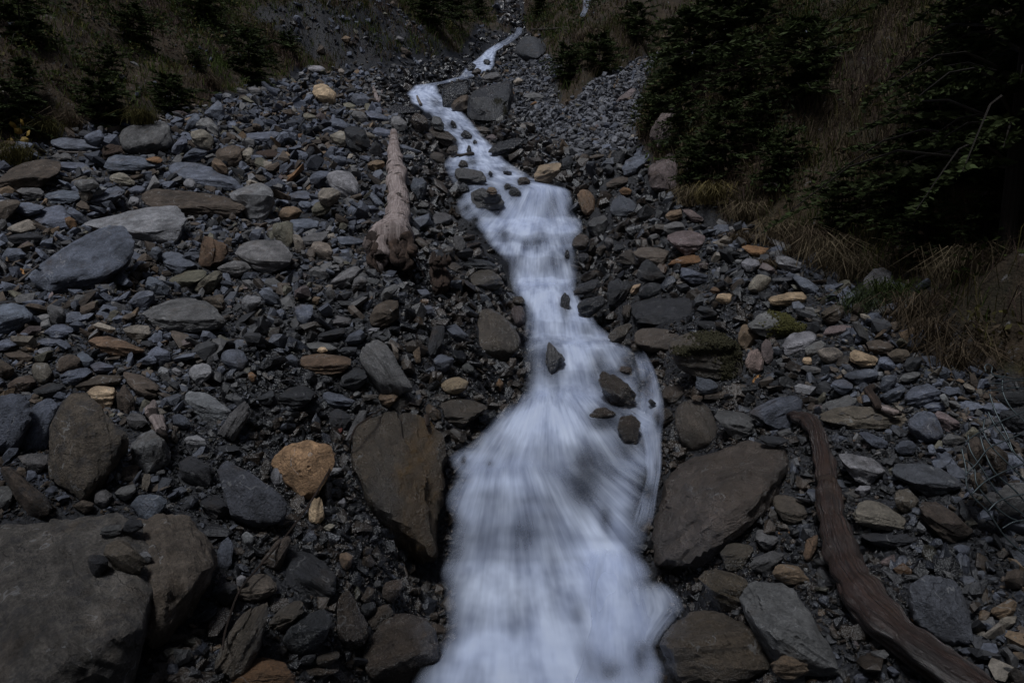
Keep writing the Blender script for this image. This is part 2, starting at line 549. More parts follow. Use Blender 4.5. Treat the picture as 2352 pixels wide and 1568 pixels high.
def water_material():
    g = NT('silky_water')
    uv = g.n('UVMap', uv_map='flow')
    d = g.n('Attribute', attribute_name='dens').outputs['Fac']
    def lines(sx, sy, det=4, off=0):
        mp = g.n('Mapping'); g.l(uv.outputs[0], mp.inputs[0])
        mp.inputs['Scale'].default_value = (sx, sy, 1)
        mp.inputs['Location'].default_value = (off, off * .7, 0)
        return g.noise(mp.outputs[0], 1.0, det, .55)
    s1 = lines(11, 1.0, 3)
    s2 = lines(34, 1.7, 3, 3.1)
    s3 = lines(4.5, 1.7, 3, 7.7)
    st = g.math('ADD', g.math('MULTIPLY', s1, .34), g.math('ADD', g.math('MULTIPLY', s2, .14), g.math('MULTIPLY', s3, .52)))
    st = g.mr(st, .34, .66, -.5, .5)
    amp = g.mr(d, .0, .65, .08, .58)
    al = g.math('ADD', d, g.math('MULTIPLY', st, amp))
    al = g.mr(al, .06, 1.0, 0, 1)
    al = g.math('MULTIPLY', al, g.mr(d, 0, .14, 0, 1), clamp=True)
    col = g.mix(g.mr(st, -.5, .5, 0, 1), (.44, .51, .71, 1), (.69, .76, .91, 1))
    df = g.n('BsdfDiffuse'); g.l(col, df.inputs[0])
    nb = g.bump(g.math('ADD', s1, g.math('MULTIPLY', s3, .8)), .18, .04)
    # aerated water scatters light inside itself: the shading leans to the open sky
    up = g.n('VectorMath', operation='ADD'); g.l(g.scale(nb, .62), up.inputs[0]); up.inputs[1].default_value = (0, -.10, .48)
    nz = g.n('VectorMath', operation='NORMALIZE'); g.l(up.outputs[0], nz.inputs[0]); g.l(nz.outputs[0], df.inputs['Normal'])
    tl = g.n('BsdfTranslucent'); g.l(col, tl.inputs[0])
    m1 = g.n('MixShader'); m1.inputs[0].default_value = .22
    g.l(df.outputs[0], m1.inputs[1]); g.l(tl.outputs[0], m1.inputs[2])
    tp = g.n('BsdfTransparent')
    m2 = g.n('MixShader'); g.l(al, m2.inputs[0])
    g.l(tp.outputs[0], m2.inputs[1]); g.l(m1.outputs[0], m2.inputs[2])
    g.l(m2.outputs[0], g.out.inputs[0])
    return g.m

M_WATER = water_material()

def plain_material(name, col, rough=.6, metal=0.0, scale=30):
    g = NT(name)
    tc = g.n('TexCoord')
    n = g.noise(tc.outputs['Object'], scale, 5, .65)
    x = g.bsdf(g.mix(g.mr(n, .3, .7, 0, 1), tuple(c * .6 for c in col) + (1,), tuple(c * 1.3 for c in col) + (1,)), rough, g.bump(n, .3, .005))
    x.inputs['Metallic'].default_value = metal
    return g.m

M_WIRE = plain_material('galvanised_wire', (.06, .075, .08), .45, .6)
M_CHIP = plain_material('orange_chip', (.34, .17, .06), .7)
M_YLEAF = plain_material('yellow_leaf', (.22, .14, .02), .7)
M_RLEAF = plain_material('red_leaf', (.09, .022, .015), .7)
M_MOSS = plain_material('moss', (.055, .052, .010), .95, 0, 60)
M_DMOSS = plain_material('dark_moss', (.028, .025, .009), .95, 0, 60)
# ---------------------------------------------------------------- rocks of the photograph
# sheet | colour | wetness 0-9 | style | label ~ short name (landmarks only) | outline
ROCKS = '''
A|g|0|r|rounded pale grey boulder at the grass edge below the young spruces~rounded pale boulder|815,950 830,890 960,840 1060,825 1130,835 1170,900 1175,980 1140,1020 1030,1035 900,1050 855,1040
A|b|0|s|long flat slate slab lying in the grass edge behind a bleached root|345,960 420,938 560,955 700,995 690,1025 560,1035 420,1020 360,1000
A|b|0|b|pointed dark stone half in the grass behind the flat slate slab|570,940 640,900 690,885 710,950 690,990 620,985
A|b|0|s|wedge-shaped slate slab just below the rounded pale boulder~wedge slate|705,1145 740,1075 790,1055 960,1075 1100,1120 1090,1150 900,1175 760,1175
A|b|0|s|long flat-topped blue-grey slab with a thick dark front edge~flat-topped slab|1150,1150 1190,1105 1300,1105 1450,1130 1580,1200 1640,1270 1620,1310 1480,1285 1330,1245 1180,1200
A|n|1|s|long layered dark brown slab overhanging a black hollow~layered brown slab|960,1340 1000,1290 1080,1285 1250,1315 1450,1330 1620,1370 1680,1430 1660,1490 1400,1470 1180,1440 1000,1410
A|p|0|b|rough pale blue-grey boulder at the end of the layered brown slab~rough pale boulder|1560,1330 1640,1290 1780,1245 1840,1290 1875,1370 1860,1440 1780,1510 1680,1480 1650,1400
A|p|0|s|broad smooth pale grey boulder lying behind the great leaning slate~broad pale boulder|570,1530 600,1490 780,1465 930,1430 1150,1400 1220,1410 1275,1470 1260,1600 1200,1665 1020,1650 900,1610 700,1570
A|u|0|b|blocky cream stone beside the rounded pale boulder~cream block|1300,900 1380,880 1440,910 1460,970 1440,1010 1350,1000 1305,970
A|b|0|b||1165,1040 1190,990 1250,920 1280,950 1280,1000 1230,1050 1190,1055
A|b|0|b||1255,890 1280,820 1340,775 1370,820 1360,880 1300,895
A|g|0|b||1335,865 1370,800 1420,800 1490,880 1500,940 1440,910
A|b|0|b||1380,790 1430,760 1490,690 1530,740 1540,810 1500,830 1440,800
A|p|0|r||1510,650 1540,632 1580,650 1570,670 1520,672
A|g|0|b||1580,615 1620,597 1690,620 1690,645 1610,645
A|g|0|b||1685,600 1730,590 1790,620 1770,640 1710,645
B|b|1|s|flat dark slab resting above a piece of broken brown log~dark resting slab|-40,930 0,905 170,895 205,905 190,950 100,975 0,960
A|n|0|b||1470,1050 1490,1015 1580,990 1640,990 1650,1090 1620,1130 1560,1140 1500,1090
A|u|0|b|pale tan block beside the piece of broken brown log|1640,1050 1690,1005 1730,1020 1730,1080 1690,1115 1650,1080
A|t|0|b||1440,1130 1460,1075 1500,1085 1560,1150 1555,1185 1510,1175
A|b|0|b||1225,1100 1310,1010 1390,995 1415,1030 1400,1080 1330,1080
A|o|0|s|small flat orange stone behind the wedge slate|990,1085 1070,1068 1115,1090 1090,1110 1040,1105
A|u|0|b||745,1205 790,1185 830,1175 920,1240 915,1265 870,1265 760,1240
A|p|0|r||1250,1260 1270,1220 1310,1215 1340,1250 1330,1290 1280,1285
A|b|0|s||390,1120 420,1105 560,1105 610,1140 590,1170 470,1165 400,1145
A|n|0|s|broad brown weathered outcrop at the foot of the grassy slope~brown outcrop|-60,1260 0,1215 90,1150 150,1110 300,1085 420,1100 420,1160 380,1230 250,1270 120,1290 -60,1330
A|g|0|b||500,1250 540,1225 640,1220 680,1270 620,1300 540,1300
A|g|0|b||105,1300 130,1285 260,1280 300,1310 280,1360 180,1365
A|b|0|s||300,1350 340,1320 440,1295 530,1300 560,1360 480,1390 350,1385
A|u|0|b||535,1290 570,1280 640,1330 600,1370 545,1350
A|b|0|s||590,1370 700,1290 790,1270 850,1300 820,1350 760,1380 650,1400
A|b|1|s||85,1420 120,1385 220,1380 300,1410 280,1450 180,1470 100,1455
A|n|1|b||-40,1390 60,1360 140,1380 100,1440 40,1500 -40,1500
A|b|0|s||200,1490 320,1420 430,1400 470,1470 520,1568 440,1580 300,1540
A|o|0|b|small tan-orange stone beside the broad pale boulder|440,1490 465,1475 520,1510 525,1545 490,1555 445,1520
A|u|0|r|smooth cream-coloured stone on the scree uphill from the great leaning slate|50,1560 110,1525 200,1495 240,1530 250,1570 160,1590 60,1580
A|b|0|b||450,1440 500,1420 590,1480 600,1510 540,1520
A|p|0|b||635,1325 680,1270 730,1285 700,1320
A|p|0|b||870,1390 890,1340 940,1350 950,1400 880,1410
A|b|0|s||870,1295 940,1265 990,1280 975,1320 890,1320
A|g|0|s||350,1070 400,1035 470,1050 490,1085 400,1090
B|q|0|b|cream-orange boulder crowning the top of the scree~cream-orange boulder|425,640 430,590 480,570 530,590 560,620 590,640 590,700 570,720 500,700 440,660
B|p|0|s|pale pinkish boulder at the highest edge of the scree~pale pinkish boulder|370,460 400,445 480,450 515,475 490,490 420,490
B|u|0|b|small cream stone beside the pale pinkish boulder|600,480 620,465 645,480 640,515 610,510
B|b|2|b||690,690 700,640 760,640 830,670 820,715 770,725 710,720
B|b|0|s||530,840 560,805 620,810 690,880 640,890 570,880
B|k|0|b|near-black block with a deeply shadowed face above the pale log~near-black block|640,890 700,860 780,890 820,980 800,1035 690,1040 660,980
B|u|0|b|light grey-tan stone against the near-black block|545,920 620,890 660,900 670,980 650,1010 600,1000 560,960
B|g|0|b|square grey block just behind the thin end of the pale log~square grey block|960,870 960,800 1010,790 1030,830 1070,840 1060,890 1000,895
B|b|0|s||780,760 850,755 940,800 930,830 830,820
B|b|0|s||830,905 850,870 940,880 990,920 950,940 860,930
B|p|0|r|rounded pale grey-green stone beside the middle of the pale log~pale grey-green stone|520,1210 540,1175 600,1160 680,1180 735,1240 745,1320 700,1340 640,1330 560,1290
B|b|0|b||405,1240 430,1170 520,1165 550,1175 520,1230 480,1275 420,1265
B|u|0|b||460,1330 490,1280 560,1280 620,1320 590,1370 520,1400 470,1370
B|t|0|b|brown and ochre angular stone downhill from the rough pale boulder|190,1460 210,1420 290,1405 355,1440 340,1480 270,1510 210,1510
B|v|0|b||420,1420 440,1375 540,1370 550,1440 510,1470 430,1470
B|b|0|s||270,1500 380,1490 470,1510 470,1560 300,1580
B|b|0|s||255,1340 290,1310 380,1300 430,1340 380,1380 270,1370
B|b|0|b||330,1400 350,1370 420,1380 420,1430 380,1450
B|b|0|s||810,1330 830,1310 920,1400 910,1430 860,1400
B|b|1|b|blue-grey stone beside the pale log on its stream side|1085,1280 1110,1210 1170,1210 1210,1260 1190,1330 1150,1370 1100,1330
B|k|3|b||1120,1440 1180,1425 1230,1440 1230,1470 1140,1475
B|g|3|s||1240,1460 1340,1450 1380,1490 1360,1530 1260,1530
B|b|0|s|blue-grey stone lying across the pale log near its thin end|890,1060 960,1020 1020,1030 1010,1060 950,1080
B|b|0|b||1030,1070 1080,1050 1120,1070 1115,1100 1060,1110
B|t|0|b||800,1110 840,1090 910,1100 920,1130 850,1160 800,1140
B|b|0|b||560,1090 600,1060 660,1070 660,1120 600,1130
B|n|5|b||1220,1060 1260,1035 1330,1060 1330,1110 1280,1120 1240,1090
B|k|7|s|dark wet slab on the bank below the upper pool~upper wet slab|940,750 970,715 1060,720 1130,750 1150,770 1080,790 970,780
B|n|7|b||1090,830 1130,770 1190,800 1220,860 1180,900 1120,880
B|n|6|s||1220,900 1260,870 1350,900 1410,960 1390,990 1290,960
B|k|7|b|black wet boulder standing at the end of the upper pool~black pool boulder|1305,700 1310,590 1360,560 1450,565 1500,600 1480,650 1380,690 1370,740 1310,740
B|t|3|b|brown boulder wedged between two black boulders by the upper stream|1370,730 1390,680 1440,655 1490,645 1485,750 1400,765
B|k|3|b|massive black rock beside the upper stream with moss flecks~massive black rock|1480,780 1490,650 1560,600 1700,570 1790,550 1800,680 1750,790 1680,830 1540,850 1490,820
B|g|2|b||1585,560 1600,510 1680,490 1720,530 1700,560 1620,570
C|k|1|r|rounded dark boulder below the topmost trickle of the stream~rounded dark boulder|100,370 105,300 150,250 250,245 310,300 320,360 260,410 160,420
U|k|7|b||760,360 775,320 810,315 845,340 830,375 790,385
U|k|7|b||905,310 920,288 950,290 968,315 940,335
U|n|6|b||805,405 850,360 890,380 880,415 840,430
U|g|4|b|grey rock parting the water below the upper pool|470,810 490,760 540,770 575,820 580,870 545,885 480,850
U|k|8|b||630,830 640,795 660,810 685,855 670,865
U|k|8|b|dark pointed rock in midstream where the upper stream widens|715,930 750,880 780,890 815,935 800,950
U|k|8|b||818,985 830,960 850,970 855,990 835,997
U|k|8|b||765,1060 775,1005 800,1015 808,1060 790,1080
U|g|3|s|flat grey midstream rock washed over by thin water~flat midstream rock|665,1280 670,1200 740,1195 870,1230 940,1310 880,1335 760,1325 690,1310
U|k|8|b||680,1390 695,1340 740,1315 780,1345 790,1390 740,1405
U|g|4|b|brown-grey midstream rock with a thin veil running down its front~veiled rock|790,1475 810,1410 870,1360 960,1400 1050,1440 1085,1510 1050,1550 940,1530 850,1560
U|t|4|b||930,1390 950,1355 1000,1355 1025,1400 990,1420
U|k|7|b||1075,1350 1100,1325 1140,1340 1140,1370 1090,1370
U|k|7|b||1115,1400 1140,1350 1190,1360 1225,1400 1190,1440 1130,1430
U|n|7|b||695,1180 720,1130 760,1140 780,1180 740,1195
U|k|7|b||945,1250 960,1220 985,1245 980,1265
U|k|7|s|long black wet slab reaching into the stream from the scree chute side|945,1065 975,1020 1060,970 1160,945 1260,950 1210,1000 1110,1060 1000,1090
U|n|6|b||1190,1310 1220,1270 1260,1270 1300,1300 1290,1330 1210,1340
U|n|5|b||800,870 850,850 920,850 970,880 950,910 850,895
U|m|4|b||920,950 940,925 980,915 1020,940 990,965
U|n|6|b||600,1070 620,1010 690,1010 695,1080 640,1090
B|b|1|s||980,1000 1010,975 1110,1010 1170,1040 1120,1050
B|t|0|b||620,270 650,245 690,260 670,285
B|g|0|b||990,270 1010,245 1050,265 1040,285
B|n|0|b||1010,350 1040,320 1110,370 1060,380
B|g|0|b||690,790 720,755 780,770 810,830 760,840
B|v|0|b||355,790 380,770 450,790 460,820 400,830
C|q|0|b|tan-orange block just above the lip of the main fall~tan-orange block|230,1200 270,1125 340,1110 410,1120 420,1160 350,1210 300,1250 230,1245
C|O|1|f|ochre boulder standing at the edge of the main fall~ochre boulder|525,1330 560,1290 610,1300 650,1350 645,1430 610,1460 560,1430
C|b|0|s|grey slab with a dark undercut at the foot of the scree chute~undercut grey slab|830,1140 870,1080 940,1060 1020,1050 1020,1090 960,1120 900,1180 840,1195
C|m|1|b|brown rock outcrop below the dark bushes~bush outcrop|1005,1190 1050,1110 1130,1080 1190,1040 1220,1200 1200,1310 1110,1300 1020,1290
C|m|0|b|reddish-brown crag showing between the dark bushes~reddish crag|1020,960 1040,890 1100,790 1190,700 1210,780 1160,900 1170,1000 1090,1020
C|m|0|s||830,650 910,600 930,620 870,680 790,700
C|b|2|f||750,1460 780,1370 820,1330 930,1400 920,1450 830,1480
C|o|2|b||810,1310 840,1275 900,1300 890,1330 830,1330
C|n|4|s||720,1260 760,1220 880,1200 880,1240 800,1265 730,1280
C|g|2|b|grey angular boulder beside the foot of the ochre boulder|585,1520 640,1480 720,1465 740,1530 710,1595 650,1610 600,1570
C|t|0|b||1125,1470 1160,1435 1240,1425 1245,1480 1160,1510
C|m|0|s|pinkish slab jutting from under the grass bank|1245,1440 1290,1425 1380,1490 1390,1510 1300,1505
C|g|2|b||1110,1550 1190,1510 1260,1530 1250,1580 1130,1600
C|k|3|b||420,1090 470,1060 500,1110 480,1160 430,1160
C|b|0|s||740,880 790,830 810,850 790,890
C|k|3|b||700,1160 740,1120 780,1150 760,1190
C|u|0|b||90,560 120,530 160,550 110,580
C|g|0|s||160,660 220,630 300,660 270,690
C|n|2|s||570,1090 660,1050 720,1060 640,1090
D|b|0|L|great leaning slate slab with a bleached stick at its lower corner~great leaning slate|185,370 260,290 420,170 620,60 760,0 830,10 880,70 920,150 920,250 830,330 620,410 430,470 330,480 230,430
D|g|0|s|broad warm-grey boulder with a flat top and dark undercut~warm-grey boulder|970,600 1050,570 1120,530 1280,495 1390,520 1470,570 1540,650 1545,710 1380,730 1080,720 1050,690
D|r|0|f|upright rusty brown layered stone beside the faceted grey boulder~upright rusty stone|1350,280 1370,160 1400,75 1450,90 1550,150 1560,190 1480,290
D|g|0|s|broad faceted grey boulder standing uphill from the warm-grey boulder~faceted grey boulder|1600,210 1650,130 1750,100 1900,110 1960,170 1995,215 1960,290 1870,330 1750,320 1740,260 1660,220
D|b|1|s||1100,240 1110,190 1200,180 1260,230 1350,290 1220,335 1130,290
D|v|0|s|lens-shaped olive-grey stone downhill from the upright rusty stone~olive lens stone|1140,400 1170,360 1280,310 1390,305 1410,350 1330,400 1200,420
D|v|0|b||1325,440 1350,400 1470,310 1520,330 1520,370 1420,430 1350,470
D|g|0|b||1480,290 1600,240 1670,250 1715,300 1640,350 1520,330
D|b|0|b||990,430 1010,350 1060,350 1160,440 1140,480 1040,470
D|b|0|b||880,530 940,455 1040,445 1060,510 1000,570 950,580
D|u|0|b|smooth-faced tan block lying below the warm-grey boulder~smooth tan block|840,700 920,680 1020,680 1030,740 960,790 870,750
D|r|0|s|rough rusty brown stone with a black underside~rough rusty stone|600,800 640,770 770,755 860,790 980,850 990,870 880,890 700,870
D|b|0|b|blue-grey boulder cut by the picture edge below the great leaning slate~edge boulder|-90,560 0,540 110,530 230,610 220,640 90,720 -90,740
D|b|0|s||290,740 380,675 430,675 520,720 440,770 360,770
D|b|0|s||440,610 490,590 640,600 600,640 450,670
D|g|0|b||320,560 350,540 430,570 450,650 380,680 330,650
D|p|0|b||1645,510 1670,475 1780,480 1780,540 1700,600 1650,570
D|n|1|b||1380,500 1530,470 1540,560 1500,590 1450,560
D|b|0|r|smooth rounded blue-grey stone alone on the dark gravel~smooth rounded stone|1505,890 1550,845 1640,845 1690,920 1660,990 1600,990 1520,940
D|p|0|b|white veined stone with an orange corner on the dark gravel~white veined stone|1285,970 1310,945 1400,940 1460,990 1430,1040 1370,1090 1330,1040 1290,1030
D|n|0|r||380,960 410,905 490,880 550,920 550,980 470,1000 400,1010
D|u|0|r|warm pale stone standing downhill from the edge boulder~warm pale stone|215,970 240,935 330,940 355,1010 320,1070 270,1080 230,1040
D|b|1|s||405,1040 480,990 600,970 630,1000 530,1070 440,1090
D|b|0|s||610,960 660,930 780,960 770,990 650,1000
D|q|0|b|peach-orange stone resting against the big rough boulder~peach-orange stone|590,1135 660,1095 790,1110 800,1150 760,1240 690,1220 620,1170
D|w|0|f|big rough grey-brown boulder standing above the huge flat-topped boulder~big rough boulder|325,1320 390,1240 470,1140 590,1140 690,1225 800,1330 880,1410 880,1500 770,1620 680,1720 600,1860 540,1870 450,1810 330,1730
D|n|1|s||840,1020 870,1000 1000,1030 1090,1100 1060,1180 1010,1190 900,1110
D|n|1|s||510,1110 600,1050 700,1020 820,1030 830,1080 700,1110 560,1130
D|n|1|b||790,1160 850,1085 910,1190 920,1260 860,1290 790,1240
D|g|1|b||860,1310 890,1280 960,1290 1010,1350 960,1390 880,1380
D|g|0|b|pale rough grey boulder under the whitened root~pale rough boulder|885,1500 960,1420 1040,1390 1130,1440 1165,1540 1160,1630 1030,1680 940,1650 900,1600
D|p|1|s|pale lens-shaped slate on the dark gravel~pale lens slate|1260,1180 1290,1130 1400,1140 1490,1200 1580,1290 1540,1330 1440,1300 1330,1260 1270,1220
D|g|3|f||1480,1440 1590,1330 1580,1290 1640,1230 1690,1200 1700,1290 1640,1400 1560,1460
D|b|2|r||1175,1300 1220,1285 1280,1310 1300,1370 1240,1390 1180,1360
D|p|1|b||1255,1470 1280,1435 1350,1430 1410,1470 1410,1510 1330,1515 1270,1495
D|k|3|s||1480,1520 1500,1500 1640,1505 1630,1540 1500,1550
D|b|2|f|dark slate boulder cut by the picture edge beside the big rough boulder|-60,1180 0,1160 100,1145 200,1200 220,1300 100,1400 30,1568 -60,1568
D|b|2|f|dark slate plate leaning on the big rough boulder|100,1540 80,1440 200,1300 240,1220 340,1180 410,1210 330,1330 320,1480 310,1540
E|k|2|b|black stone with white patches downhill from the white veined stone|40,1190 100,1150 140,1125 170,1135 175,1180 150,1220 70,1215
D|k|2|s||220,1130 340,1075 440,1100 370,1160 260,1170
D|n|1|b||50,1090 130,1040 210,1020 250,1080 150,1150 60,1130
D|b|1|s||240,810 290,770 400,780 450,800 350,830
D|b|0|s||-30,795 60,775 120,815 30,850 -30,855
D|p|0|b||1075,1000 1100,965 1150,980 1160,1060 1110,1060
D|b|0|b||1000,880 1060,825 1160,860 1170,930 1120,950 1060,920
D|b|0|b||930,940 1020,880 1070,920 1060,950
D|p|1|b||1170,985 1200,970 1255,1010 1230,1030
D|n|1|b||-30,915 0,910 100,980 90,1020 -30,1045
D|n|1|s||20,870 120,850 230,900 200,940 60,920
D|o|1|b||1690,1010 1720,1000 1750,1030 1735,1065 1700,1050
D|b|1|s||525,880 570,860 640,920 600,960 540,930
D|b|0|b||10,230 60,155 130,160 180,200 120,245
D|k|0|b|dark stone tucked under the smooth cream-coloured stone|50,90 100,60 300,70 290,110 130,130 60,120
D|b|0|b||1025,200 1040,160 1075,145 1110,200 1070,240
D|t|0|s||1560,440 1600,415 1660,430 1640,455
D|g|0|b||1650,380 1700,370 1750,420 1720,450
E|w|6|r|large smooth wet brown-grey boulder leaning out over the stream~leaning wet boulder|1545,650 1570,580 1650,570 1700,620 1770,680 1830,770 1845,840 1800,900 1720,925 1620,880 1550,840
E|w|5|b|cracked wet boulder on the bank beside the pale log's stump|1490,370 1540,315 1620,300 1690,340 1730,410 1680,450 1610,450 1530,430
E|g|2|f|tall plank-like grey stone leaning on the dark bank~plank-like stone|745,940 760,860 850,780 900,800 960,910 1080,1090 1110,1160 1020,1140 920,1150 850,1130 790,1020
E|n|1|b|brown-grey block standing uphill from the plank-like stone~brown-grey block|815,640 840,570 900,520 1000,510 1020,560 1020,640 950,690 820,695
E|r|2|s|rust-brown layered stone beside the plank-like stone~rust-brown stone|340,960 370,890 480,875 640,895 690,920 650,1000 540,1020 400,1005
E|g|0|s|grey stone with a cream pebble on top|385,810 440,795 540,810 600,850 560,875 430,870
E|q|0|b|cream pebble perched on a grey stone uphill from the rust-brown stone|455,858 470,830 515,832 530,855 490,868
E|k|3|b||610,1090 650,1010 700,970 780,1000 800,1070 740,1130 640,1110
E|k|4|s|smooth black slate on the dark gravel|195,1180 250,1110 330,1090 400,1110 450,1150 400,1210 300,1245 220,1220
E|b|2|s|blue-grey speckled stone downhill from the rust-brown stone|490,1160 520,1135 610,1150 720,1200 700,1230 580,1240 500,1200
E|t|1|b|two-tone tan stone at the foot of the plank-like stone~two-tone stone|875,1180 900,1145 990,1130 1015,1180 960,1240 900,1215
E|q|3|r|rounded yellow-brown stone on the wet bank gravel~yellow-brown stone|1300,1100 1340,1050 1420,1035 1490,1070 1480,1120 1410,1150 1330,1140
E|w|5|s|flat brown-grey wedge beside the water above the stained boulder~bank wedge|1290,1220 1320,1190 1450,1185 1540,1200 1620,1240 1550,1300 1450,1370 1380,1360 1310,1290
E|b|4|b||1250,930 1290,880 1390,910 1390,950 1330,1000 1270,980
E|g|4|b||1440,970 1480,940 1530,970 1530,1010 1470,1010
E|t|4|b||1195,1250 1220,1215 1300,1270 1305,1310 1260,1330 1210,1300
E|o|4|b||1675,1090 1700,1045 1730,1080 1720,1120 1690,1130
E|k|4|f||1220,760 1240,690 1330,680 1320,780 1260,890 1210,900
E|b|2|s||1335,700 1400,670 1490,760 1460,790 1380,770
E|b|3|s||1140,440 1210,435 1230,480 1180,495
E|u|0|b|pinkish-tan angular slab between the faceted grey boulder and the pale log|405,170 440,110 530,130 570,190 540,240 470,200
E|b|0|s||590,80 700,75 780,110 740,140 620,140
E|g|0|s||330,90 430,60 540,40 520,90 430,140 380,150
E|u|0|b||300,120 290,60 340,70 380,170 310,185
E|v|0|f|upright olive slab leaning on the faceted grey boulder|150,60 160,0 250,-30 290,0 300,100 280,160 190,100
E|g|0|s|striped layered slate stone downhill from the pale log's stump|550,390 620,320 720,280 760,310 720,350 640,400 580,420
E|g|0|b||695,430 720,360 760,345 805,385 780,420
E|g|0|b||400,320 460,280 540,350 500,370 430,345
E|g|1|b||890,480 920,430 1000,400 1010,440 960,470 900,510
E|g|0|s||770,260 810,250 900,295 860,330 790,300
E|b|1|b||300,560 360,540 430,545 420,640 370,690 330,640
E|b|0|b||60,460 110,435 200,490 200,540 120,540
E|g|1|s||530,650 590,615 690,640 680,680 580,690
E|k|2|s||460,770 480,740 640,700 650,740 600,775 480,785
E|b|1|b||180,580 220,570 250,610 220,640
E|u|0|s||510,420 540,405 620,415 620,430 540,435
E|g|0|b||515,460 545,415 590,480 590,505 530,500
E|t|0|b||420,520 440,485 480,495 460,540
E|b|2|b||230,910 280,880 340,930 320,965 250,950
E|k|2|b||600,870 640,830 730,830 720,880 650,890
E|p|0|r|small white stone perched at the tip of the plank-like stone|800,720 830,700 885,700 860,730
E|p|1|r||1255,570 1290,555 1285,585
E|p|1|r||1500,640 1525,630 1520,670
P|x|6|h|huge wet boulder with an ochre streak beside the lower fall~stained boulder|805,1010 830,975 880,950 930,945 980,970 1028,1040 1020,1160 1002,1285 960,1250 900,1190 830,1130 810,1080
E|g|2|f|grey slab leaning on the stained boulder's bank side|650,1490 700,1360 750,1270 800,1260 790,1330 740,1400 690,1460
E|k|4|b|black slate with a white vein above the large orange rock|540,1300 590,1250 640,1270 690,1300 650,1400 560,1390
P|O|0|f|large orange rock on the dark gravel beside the stained boulder~large orange rock|622,1045 650,1028 720,1010 770,1030 770,1060 735,1085 735,1130 700,1148 680,1130 660,1090 630,1080
E|n|6|b||1460,140 1500,115 1580,120 1560,150 1480,160
E|g|4|f||1380,130 1390,75 1440,70 1470,130 1440,190
E|k|6|s|black wet ledge at the stream edge under the main fall|1440,270 1480,230 1600,240 1680,270 1660,300 1500,295
E|w|5|b||1330,270 1360,240 1460,300 1440,330 1370,310
E|t|3|f||1110,870 1160,830 1165,940 1130,940
E|u|1|b||960,800 1010,850 1020,910 990,920
E|k|3|b||360,1270 400,1240 480,1245 450,1290 380,1290
E|b|3|b||1170,560 1230,545 1260,610 1200,620
F|g|5|b|grey pointed rock standing in midstream like a fin~midstream fin rock|310,850 325,795 360,800 400,850 445,905 400,960 350,1010 325,960 315,920
F|n|8|b|dark glistening rock with an ochre spot splitting the side stream~glistening split rock|670,1060 700,995 760,1000 800,1050 870,1090 930,1170 900,1240 850,1250 790,1200 730,1180 690,1120
F|n|8|s|low wet rock with water dripping from its front edge|605,1300 640,1250 720,1240 790,1280 770,1310 660,1330 615,1330
F|n|8|f|wet rock behind a thin water veil beside the lower fall|800,1400 820,1310 900,1290 960,1350 930,1480 850,1480
F|k|5|s|long dark wet boulder on the bank above the layered mossy boulder~long dark boulder|890,610 900,540 1000,510 1150,490 1300,500 1330,580 1260,640 1100,680 920,670
F|n|4|b|pinkish-brown stone against the end of the long dark boulder|830,600 850,540 895,545 890,650 840,640
F|w|4|s|light-topped wet slab wedged beside the layered mossy boulder~light-topped slab|915,740 960,705 1080,700 1220,750 1160,790 1150,860 1020,830 930,820
F|w|4|b|massive layered brown boulder with dark moss on top~layered mossy boulder|1150,800 1210,770 1300,730 1450,720 1540,740 1610,800 1620,900 1660,1000 1600,1050 1340,1010 1200,970 1150,880
F|w|6|b||735,760 800,700 880,670 900,690 850,750 770,800
F|k|6|b||525,560 560,510 700,480 720,540 660,600 600,620 540,600
F|k|4|b|blue-black wet block behind the long dark boulder|730,470 740,390 800,365 900,410 880,460 830,540 740,560
F|k|4|b||940,500 980,420 1040,370 1110,420 1110,460 1020,500
F|q|1|b|small tan stone between two black blocks on the bank|885,460 910,415 960,400 955,450 900,470
F|k|4|f|black pyramid-shaped stone downhill from the brown block|925,350 960,270 1000,230 1060,270 1130,370 1060,380 950,380
F|w|3|s|brown-grey block on the bank beside the flat orange-brown slab|905,190 960,150 1080,155 1155,180 1130,250 1100,275 1050,230 940,230
F|n|4|b||785,240 860,180 900,165 910,230 930,270 830,265
F|m|1|s|broad pinkish-brown boulder below the grass bank~pinkish-brown boulder|1140,90 1190,50 1300,35 1400,80 1400,130 1360,180 1270,200 1190,140
F|o|1|s|flat orange-brown slab below the pinkish-brown boulder~orange-brown slab|1145,270 1180,235 1300,200 1370,215 1370,250 1250,285
F|b|1|b|blue-grey stone blotched white below the orange-brown slab|1225,360 1240,290 1290,300 1420,350 1420,390 1300,400
F|o|1|s|brown-orange slab under the edge of the grass bank|1645,150 1690,135 1840,160 1790,220 1720,215
F|p|0|b||1640,260 1680,225 1760,235 1780,270 1710,320 1670,320
F|u|0|r|rounded tan-grey stone below the grass bank~tan-grey stone|1690,450 1720,360 1770,335 1850,360 1830,410 1740,460
F|q|0|b|small cream block above the layered mossy boulder~small cream block|1470,510 1480,470 1580,465 1575,535 1510,530
F|r|1|b||1430,450 1460,420 1500,430 1500,460 1460,470
F|g|1|b||1400,180 1420,140 1450,160 1450,190
F|u|0|s||1445,120 1500,100 1540,130 1520,150
F|u|0|b||1495,110 1540,70 1600,110 1580,130
F|t|2|b|tan-brown two-faced block beside the layered mossy boulder|1620,760 1660,675 1700,680 1780,730 1760,800 1680,850 1630,830
F|m|0|f|purple and cream slab leaning on the pinkish stone~purple slab|1780,800 1820,775 1860,810 1865,900 1810,945 1780,900
F|i|0|f|pinkish cream stone under the purple slab|1670,960 1700,880 1760,840 1790,900 1800,960 1790,1005 1700,990
